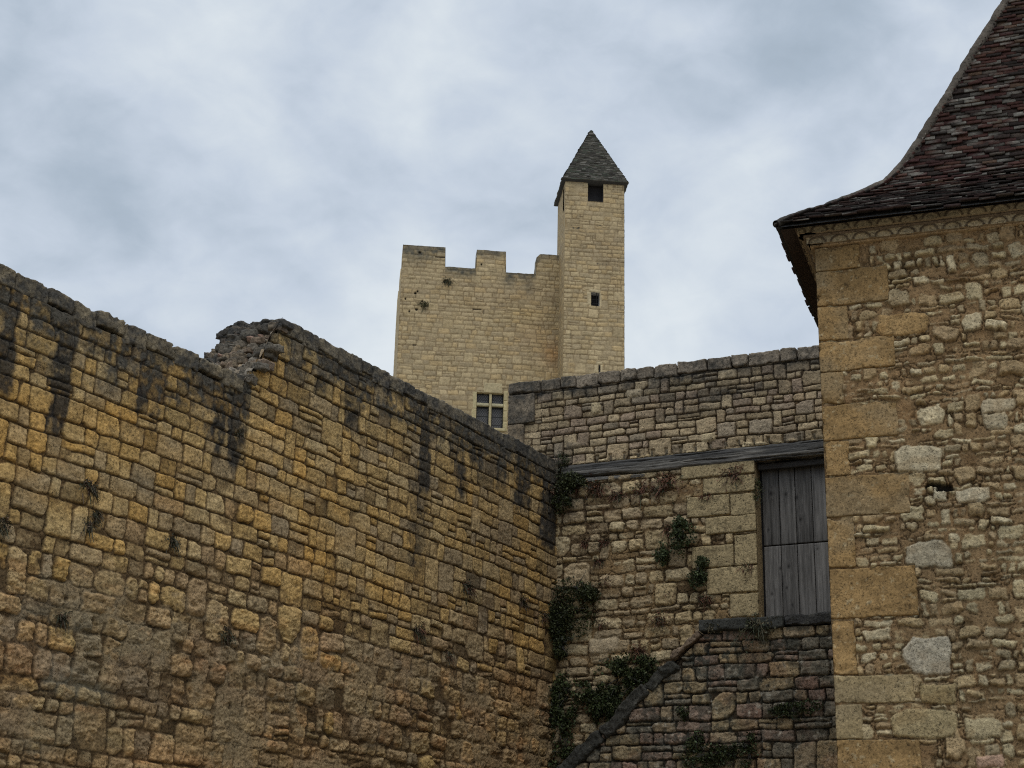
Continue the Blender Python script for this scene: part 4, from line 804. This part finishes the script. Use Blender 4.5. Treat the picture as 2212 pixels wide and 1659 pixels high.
        pos = O+X[..., None]*AK+Y[..., None]*ZV+(-.25+.004*lead)[..., None]*NK; make_mesh('pane', pos.reshape(-1, 3), gridfaces(*X.shape), c.reshape(-1, 3), mg, win)
    for a, b in ((wu0, mu0), (mu1, wu1)):
        for c, d in ((wz0, zt0), (zt1, wz1)): pane(a, b, c, d)
    # ---- turret
    TW, TD = 3.01, 2.9
    def fT(x, y): return uvp(x, y, PT, AK, NK)
    tur = thing_part = None
    Rt = ras(-.05, 3.1, 26, 38.9, 241); U, V = Rt.U, Rt.V; n1 = fbm(U/.4, V/.3, 251, 4)
    Rt.tint(blob(U, V, [(1300, 520, 1.1, .7, .6), (1250, 470, .6, .3, .4), (1320, 570, .8, .3, .5)], fT)*(.9+.8*n1), (.74, .72, .74))
    for (x, y, ww, hh) in [(1296, 488, .14, .05), (1245, 492, .18, .05), (1300, 570, .25, .03)]:
        u, v = fT(x, y); m = ((np.abs(U-u) < ww) & (np.abs(V-v) < hh) & (fbm(U/.06, V/.05, 3, 2) > 0)); Rt.C[m] = (.09, .08, .06)
    ops = []
    for (x0, y0, x1, y1) in [(1270, 392, 1303, 434), (1277.2, 631, 1295.3, 660.5), (1292.7, 788, 1297.4, 806)]:
        a, z1 = fT(x0, y0); _, z0 = fT(x0, y1); b, _ = fT(x1, y1); ops.append((a, b, z0, z1))
    ZTW = 38.62; ops[0] = (ops[0][0], ops[0][1], ops[0][2], ZTW+.1)
    for (a, b, z0, z1) in ops[1:]:
        for (c, d, e_, f_) in ((a-.22, z0, .21, z1-z0), (b, z0, .12, z1-z0), (a-.1, z1, b-a+.2, .17)): Rt.stone(c, d, e_, f_, rg, gap=.008, rc=.1, prot=.01, re=.02, col=(.46, .385, .245), cut=0, rag=.004, force=True)
    base = np.array([PT[0], PT[1], 0.])
    tur = wall_sheet('turret', Rt, PT, AK, NK, np.arange(0, TW+.01, .028), np.concatenate([np.arange(10, 26, .5), np.arange(26, ZTW+.05, .028)]), lambda u: np.full(u.shape, ZTW), M_keep, t, .4, holes=ops)
    Rl = ras(0, 3.0, 26, 38.9, 261)
    sideh = [(.35, .85, 37.2, 38.5)]
    wall_sheet('turret_side', Rl, PT, -NK, -AK, np.arange(0, TD+.01, .03), np.concatenate([np.arange(10, 26, .5), np.arange(26, ZTW+.05, .03)]), lambda u: np.full(u.shape, ZTW), M_keep, tur, .35, holes=sideh, ends=False, hmul=.3)
    wall_sheet('turret_side', Rl, PT+AK*TW, -NK, AK, np.arange(0, TD+.01, .03), np.concatenate([np.arange(10, 26, .5), np.arange(26, ZTW+.05, .03)]), lambda u: np.full(u.shape, ZTW), M_keep, tur, .35, ends=False, hmul=.3)
    wall_sheet('turret_side', Rl, PT-NK*TD, AK, -NK, np.arange(0, TW, .03), np.concatenate([np.arange(10, 26, .5), np.arange(26, ZTW+.05, .03)]), lambda u: np.full(u.shape, ZTW), M_keep, tur, .3)
    # window backings and bars
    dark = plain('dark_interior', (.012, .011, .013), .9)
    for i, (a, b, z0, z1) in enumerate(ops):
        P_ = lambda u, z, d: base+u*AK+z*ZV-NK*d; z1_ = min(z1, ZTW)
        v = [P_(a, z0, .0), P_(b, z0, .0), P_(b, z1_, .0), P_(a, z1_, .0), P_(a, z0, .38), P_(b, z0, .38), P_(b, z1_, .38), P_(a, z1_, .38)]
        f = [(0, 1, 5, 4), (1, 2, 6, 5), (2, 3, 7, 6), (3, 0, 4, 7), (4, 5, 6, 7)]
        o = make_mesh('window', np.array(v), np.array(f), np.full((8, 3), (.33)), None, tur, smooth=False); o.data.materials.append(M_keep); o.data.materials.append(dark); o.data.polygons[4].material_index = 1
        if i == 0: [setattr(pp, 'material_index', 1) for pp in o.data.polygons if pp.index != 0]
        if i == 1:
            Lb = [block('', PT, AK, NK, a+(b-a)*.62, z0, .02, z1-z0, .02, None, None, (.02, .02, .02), .1, .004, 0, -.08, 1, None, build=False)]+[block('', PT, AK, NK, a, z0+(z1-z0)*q, b-a, .02, .02, None, None, (.02, .02, .02), .1, .004, 0, -.08, 1, None, build=False) for q in (.22, .5, .78)]
            for x in Lb: pass
            g_ = join_blocks('window_bars', Lb, M_slate, tur)
    # pyramid roof: stone slates in rows
    eo = .16; ez = ZTW+.04; cx = base+AK*TW/2-NK*TD/2; dq = nrm(NK); d = ray(1280, 281); s = np.dot(cx-CAM, NK)/np.dot(d, NK); apex_z = CAM[2]+d[2]*s; print('APEX', apex_z-ez, (CAM+d*s-cx)@AK)
    apex = cx+ZV*apex_z; Vv = []; Ff = []; Cc = []; off = 0
    hw, hd_ = TW/2+eo, TD/2+eo; cor = [cx+NK*hd_-AK*hw, cx+NK*hd_+AK*hw, cx-NK*hd_+AK*hw, cx-NK*hd_-AK*hw]; Hh = apex_z-ez
    for k in range(4):
        a, b = cor[k]+ZV*ez, cor[(k+1) % 4]+ZV*ez; mid_ = (a+b)/2; sl = nrm(apex-mid_); Ls = np.linalg.norm(apex-mid_); e = nrm(b-a); nn = nrm(np.cross(e, sl)); nn = nn if nn[2] > 0 else -nn
        nr = int(Ls/.085); full = np.linalg.norm(b-a)
        for r_ in range(nr):
            q = r_/nr; q2 = min(1, (r_+1.7)/nr); la = full*(1-q)/2; lb = full*(1-q2)/2; m = max(1, int(2*la/.22)); ed = np.linspace(-la, la, m+1); ed[1:-1] += rg.normal(0, .03, m-1); f2 = lb/max(la, 1e-6)
            A_, B_ = ed[:-1], ed[1:]; lf = .05+rg.normal(0, .014, m); low = mid_+sl*(Ls*q); hi_ = mid_+sl*(Ls*q2)
            p = [low+A_[:, None]*e+(lf*0)[:, None]*nn, low+B_[:, None]*e+(lf*0)[:, None]*nn, low+B_[:, None]*e+lf[:, None]*nn-sl*rg.normal(0, .012, m)[:, None], low+A_[:, None]*e+lf[:, None]*nn-sl*rg.normal(0, .012, m)[:, None], hi_+(B_*f2)[:, None]*e, hi_+(A_*f2)[:, None]*e]
            Vv.append(np.stack(p, 1).reshape(-1, 3)); bs = off+np.arange(m)[:, None]*6
            for fc in ((0, 1, 2, 3), (3, 2, 4, 5)): Ff.append(bs+np.array(fc))
            c = np.array([(.10, .10, .088), (.075, .073, .068), (.14, .135, .12), (.085, .098, .08), (.20, .195, .18)])[rg.choice(5, m, p=[.35, .25, .2, .12, .08])]*rg.uniform(.8, 1.2, (m, 1))
            Cc.append(np.repeat(c, 6, 0)); off += m*6
    rf = make_mesh('turret_roof', np.concatenate(Vv), np.concatenate(Ff), np.concatenate(Cc), M_slate, tur, smooth=False)
    # eaves board under the slates
    v = [c+ZV*(ez-.015) for c in cor]+[c+ZV*(ez+.05) for c in cor]+[cx+NK*(TD/2-.2)-AK*(TW/2-.2)+ZV*(ez-.13), cx+NK*(TD/2-.2)+AK*(TW/2-.2)+ZV*(ez-.13), cx-NK*(TD/2-.2)+AK*(TW/2-.2)+ZV*(ez-.13), cx-NK*(TD/2-.2)-AK*(TW/2-.2)+ZV*(ez-.13)]
    f = [(i, (i+1) % 4, 4+(i+1) % 4, 4+i) for i in range(4)]+[(i, 8+i, 8+(i+1) % 4, (i+1) % 4) for i in range(4)]
    make_mesh('eaves', np.array(v), np.array(f), np.full((12, 3), .045), M_slate, rf, smooth=False)
build_keep()

# ================================================================== PLANTS
def clump(name, label, cat, ctr, A, n, ru, rz, rd, nleaf, size, cols, seed, group=None, lobes=3, hang=0., mat=None, stems=6, cull=-.20):
    rg = np.random.default_rng(seed); t = thing(name, label, cat, ctr, group)
    P = []
    cen = [(rg.normal(0, .45), rg.normal(0, .45)) for _ in range(lobes)]; cen[0] = (0, 0)
    lob = rg.integers(0, lobes, nleaf); r = rg.random(nleaf)**.42; th = rg.uniform(0, 2*math.pi, nleaf); ph = rg.uniform(-1, 1, nleaf)
    sc = np.where(lob == 0, 1.0, .62); cu = np.array([c[0] for c in cen])[lob]; cz = np.array([c[1] for c in cen])[lob]; sp = np.sqrt(1-ph**2)
    u = (cu+sc*r*np.cos(th)*sp)*ru; z = (cz+sc*r*np.sin(th)*sp)*rz-hang*rg.random(nleaf)*rz; d = np.abs(ph*r)*rd+.01
    keep = (fbm(u/ru*2.2+seed, z/rz*2.2, seed, 3) > cull); u, z, d = u[keep], z[keep], d[keep]; m = len(u)
    c = np.asarray(ctr)+u[:, None]*A+z[:, None]*ZV+d[:, None]*n
    a = rg.normal(0, 1, (m, 3)); a[:, 2] -= .3; a /= np.linalg.norm(a, axis=1)[:, None]; b = np.cross(a, rg.normal(0, 1, (m, 3))); b /= np.linalg.norm(b, axis=1)[:, None]; nn = np.cross(a, b)
    s = size*rg.uniform(.6, 1.3, m)[:, None]
    V = np.stack([c, c+a*s*.5+b*s*.33+nn*s*.1, c+a*s, c+a*s*.5-b*s*.33+nn*s*.1], 1).reshape(-1, 3); Fq = np.arange(m*4).reshape(-1, 4)
    cc = np.array(cols)[rg.integers(0, len(cols), m)]*rg.uniform(.6, 1.35, (m, 1)); make_mesh('leaves', V, Fq, np.repeat(cc, 4, 0), mat or M_leaf, t, smooth=False)
    # woody stems rooted in the joints
    L = []
    for k in range(stems):
        e_ = np.asarray(ctr)+rg.normal(0, .5)*ru*A+rg.normal(0, .5)*rz*ZV+n*rd*.6; s0 = np.asarray(ctr)-n*.02+rg.normal(0, .05)*A*ru; w_ = .004
        pts = [s0*(1-q)+e_*q+n*rd*.4*math.sin(q*3) for q in np.linspace(0, 1, 5)]
        for p, q in zip(pts[:-1], pts[1:]):
            ax = nrm(q-p); x = nrm(np.cross(ax, (.3, .2, .9))); y = np.cross(ax, x); L.append(np.array([p+x*w_, p+y*w_, p-x*w_, p-y*w_, q+x*w_, q+y*w_, q-x*w_, q-y*w_]))
    V = np.concatenate(L); f = np.array([[0, 1, 5, 4], [1, 2, 6, 5], [2, 3, 7, 6], [3, 0, 4, 7]]); Fq = np.concatenate([f+8*i for i in range(len(L))])
    make_mesh('stem', V, Fq, np.full((len(V), 3), (.06)), M_dry, t)
def tuft(name, label, cat, ctr, A, n, r, nb, cols, seed, group=None, droop=.5):
    rg = np.random.default_rng(seed); L = []; C = []
    for k in range(nb):
        d = nrm(A*rg.normal(0, 1)+ZV*rg.normal(-.1, .9)+n*abs(rg.normal(.7, .4))); l = r*rg.uniform(.4, 1.25); s = np.asarray(ctr)+A*rg.normal(0, .35)*r+ZV*rg.normal(0, .25)*r-n*.015
        sd = nrm(np.cross(d, (rg.normal(), rg.normal(), rg.normal())))*rg.uniform(.003, .006); p = [s+d*l*q-ZV*droop*l*q*q for q in (0, .5, 1)]; c = np.array(cols[rg.integers(len(cols))])*rg.uniform(.6, 1.4)
        L.append(np.array([p[0]-sd, p[0]+sd, p[1]-sd, p[1]+sd, p[2]-sd*.4, p[2]+sd*.4])); C.append(np.tile(c, (6, 1)))
        for q in range(3):
            w0 = s+d*l*rg.uniform(.4, 1)-ZV*droop*l*.4; e = rg.normal(0, 1, 3); e = nrm(e)*r*.14; g = nrm(rg.normal(0, 1, 3))*r*.07
            L.append(np.array([w0, w0+g, w0+e*.5-g, w0+e*.5+g, w0+e-g*.3, w0+e+g*.3])); C.append(np.tile(c*1.1, (6, 1)))
    V = np.concatenate(L); Fq = np.concatenate([np.array([[0, 1, 3, 2], [2, 3, 5, 4]])+6*i for i in range(len(L))])
    o = make_mesh(name, V-np.asarray(ctr), Fq, np.concatenate(C), M_dry, None, smooth=False); o.location = tuple(ctr)
    o['label'] = label; o['category'] = cat
    if group: o['group'] = group
GR = [(.028, .036, .015), (.04, .048, .018), (.018, .024, .012), (.055, .066, .025)]; GB = [(.035, .052, .022), (.045, .066, .028), (.026, .038, .017), (.065, .088, .036)]
BR = [(.13, .06, .04), (.09, .05, .035), (.16, .08, .05), (.06, .045, .03), (.05, .055, .03)]; DG = [(.04, .04, .025), (.06, .055, .035), (.03, .035, .02), (.09, .06, .04)]
def onB(x, y): return on_plane(x, y, P0, NB)
def onL(x, y): return on_plane(x, y, P0, NL)
PS_ = P0+NB*.72
def onS(x, y): return on_plane(x, y, PS_, NB)
px = .0058                                             # metres per view pixel on the back wall
for (x, y, rx, ry, nl, cols, lab) in [
    (1238, 1058, 36, 26, 1100, GR, 'dark green bush below the left end of the timber beam'),
    (1212, 1092, 16, 20, 500, GR, 'small dark bush in the corner where the two walls meet, under the beam'),
    (1478, 1165, 24, 34, 1300, GB, 'round fresh green bush on the back wall left of the plank door'),
    (1508, 1252, 17, 19, 600, GB, 'small green bush on the back wall beside the lower door jamb'),
    (1228, 1318, 44, 44, 2600, GR, 'big dark round bush in the wall corner above the stair coping'),
    (1268, 1280, 24, 18, 700, GR, 'dark bush leaning right from the top of the big corner bush'),
    (1218, 1392, 20, 20, 600, GR, 'small dark bush hanging just under the big corner bush')]:
    clump('wall_bush', lab, 'bush', onB(x, y), AB, NB, rx*px*(1.35 if x != 1228 else 1.75), ry*px*(1.3 if x != 1228 else 1.7), .22, int(nl*(2.0 if x != 1228 else 3.2)), .034, cols, int(x*7+y), 'bushes rooted in the back wall', cull=-.5 if x in (1228, 1268) else -.2)
for (x, y, rx, ry, nl, lab) in [(1345, 1462, 48, 38, 2400, 'ivy mass against the upper side of the sloping coping'), (1320, 1525, 38, 36, 1500, 'ivy patch half way down the sloping coping'), (1232, 1500, 40, 26, 1300, 'ivy patch in the wall corner below the bushes'), (1215, 1550, 26, 60, 1500, 'ivy column climbing the wall corner at the bottom'), (1222, 1625, 26, 24, 500, 'low ivy tuft in the corner at the foot of the view')]:
    clump('ivy', lab, 'ivy', onB(x, y), AB, NB, rx*px*1.45, ry*px*1.45, .15, int(nl*2.2), .038, GR+[(.045, .065, .025), (.06, .085, .03)], int(x*3+y), 'ivy on the back wall', lobes=5)
for (x, y, rx, ry, nl, lab) in [(1538, 1632, 60, 20, 1300, 'leafy ivy strip low on the stair wall'), (1508, 1600, 18, 20, 400, 'little ivy sprig above the ivy strip on the stair wall'), (1478, 1540, 10, 11, 200, 'tiny green weed in the middle of the stair wall'), (1715, 1535, 42, 14, 700, 'dark ivy strip beside the house corner'), (1620, 1622, 18, 20, 350, 'small mossy tuft low on the stair wall towards the house')]:
    clump('ivy', lab, 'ivy', onS(x, y), AB, NB, rx*px*1.2, ry*px*1.3, .08, int(nl*1.6), .032, GR+[(.05, .08, .035)], int(x*5+y), 'ivy on the stair wall', lobes=4)
for i, (x, y, r, lab) in enumerate([(1292, 1048, 26, 'reddish dry plants under the left part of the beam'), (1256, 1046, 20, 'reddish dry plant beside the dark bush under the beam'), (1382, 1058, 24, 'brown dry plant on the wall, second from the left below the beam'), (1440, 1038, 32, 'large reddish dry plant below the middle of the beam'), (1425, 1058, 20, 'brown dry plant just below the large reddish one'), (1586, 1022, 28, 'rust red dry plant on the top jamb stone left of the door'), (1335, 1068, 18, 'small brown dry plant between the dark bush and the middle plants'),
        (1525, 1072, 16, 'thin dry tuft on a dressed block left of the door'), (1262, 1172, 12, 'tiny dry tuft near the corner at mid height'), (1305, 1170, 14, 'small dry tuft above the big corner bush'), (1293, 1213, 12, 'tiny dry tuft just over the big corner bush'), (1308, 1253, 14, 'small dry tuft right of the big corner bush'), (1445, 1278, 14, 'dry tuft low on the wall left of the jamb'), (1525, 1292, 18, 'dry sprigs beside the lowest jamb stone'), (1428, 1335, 24, 'tall brown dry plant above the upper coping slab'), (1300, 1345, 13, 'small brown tuft to the right of the corner bush, lower down'), (1445, 1145, 14, 'dry tuft on the left edge of the fresh green bush'), (1380, 1405, 22, 'spiky dry plant standing over the ivy mass'), (1614, 1222, 16, 'rusty tuft on the jamb stones beside the lower door leaf')]):
    tuft('dry_plant', lab, 'plant', onB(x, y), AB, NB, r*px*1.0, 70, BR, 300+i, 'dry plants on the back wall')
clump('wall_bush', 'dark weed hanging on the upper left edge of the plank door', 'bush', onB(1640, 1065), AB, NB, .07, .16, .04, 420, .022, GR, 55, 'bushes rooted in the back wall')
clump('wall_bush', 'dark plants in the angle where both walls meet at the end of the beam', 'bush', onB(1212, 1010), AB, NB, .10, .18, .12, 500, .026, GR, 56, 'bushes rooted in the back wall')
pl = .0050
for i, (x, y, r, lab) in enumerate([(190, 1045, 22, 'dark tuft on the left wall below the second lichen streak'), (205, 1062, 14, 'small dark tuft just right of and below the tuft at upper left'), (6, 1130, 22, 'dark tuft at the left edge of the picture'), (190, 1130, 20, 'dark wisp on the left wall below the upper left tuft'), (210, 1110, 14, 'tiny wisp between the two upper left tufts'), (372, 1166, 22, 'dark upright tuft between ochre blocks on the left wall'), (135, 1332, 20, 'dark tuft at the edge of the grey mortar patch low on the left wall'), (488, 1365, 24, 'dark tuft low in the middle of the left wall'), (1008, 1268, 22, 'brown tuft on the left wall right of its middle'), (1130, 1295, 20, 'rusty tuft on the left wall near the corner'), (905, 1356, 20, 'brown tuft low on the left wall'), (968, 1412, 16, 'small dark tuft low on the left wall, right of the brown one'), (1172, 1330, 18, 'rusty tuft in the shade beside the big corner bush'), (515, 930, 15, 'dark tuft in the lichen streak below the broken step'), (1196, 1060, 24, 'dark straggling plant on the left wall right at the corner')]):
    tuft('wall_tuft', lab, 'plant', onL(x, y), AL, NL, r*pl*(.9 if x < 600 else 1.15), 60, DG if x < 600 else BR+DG, 400+i+(90 if i == 13 else 0), 'small plants in the joints of the left wall', .8)
tuft('grass_tuft', 'spiky grass growing over the dark sill slab under the door', 'grass', onS(1632, 1352)+NB*.06, AB, NB, .22, 60, [(.06, .06, .035), (.09, .08, .05), (.04, .05, .03)], 77, None, .9)
tuft('grass_tuft', 'thin grass at the foot of the left door jamb on the sill slab', 'grass', onS(1540, 1352)+NB*.06, AB, NB, .10, 26, [(.06, .06, .035), (.09, .08, .05)], 78, None, .2)
tuft('wall_tuft', 'green tuft high on the keep under its left battlements', 'plant', on_plane(968, 608, PK, NK), AK, NK, .32, 60, [(.05, .055, .03), (.03, .035, .02)], 81, 'plants on the keep')
tuft('wall_tuft', 'green tuft on the keep near its left edge, lower of two', 'plant', on_plane(916, 657, PK, NK), AK, NK, .30, 70, [(.06, .065, .03), (.04, .045, .02)], 82, 'plants on the keep')
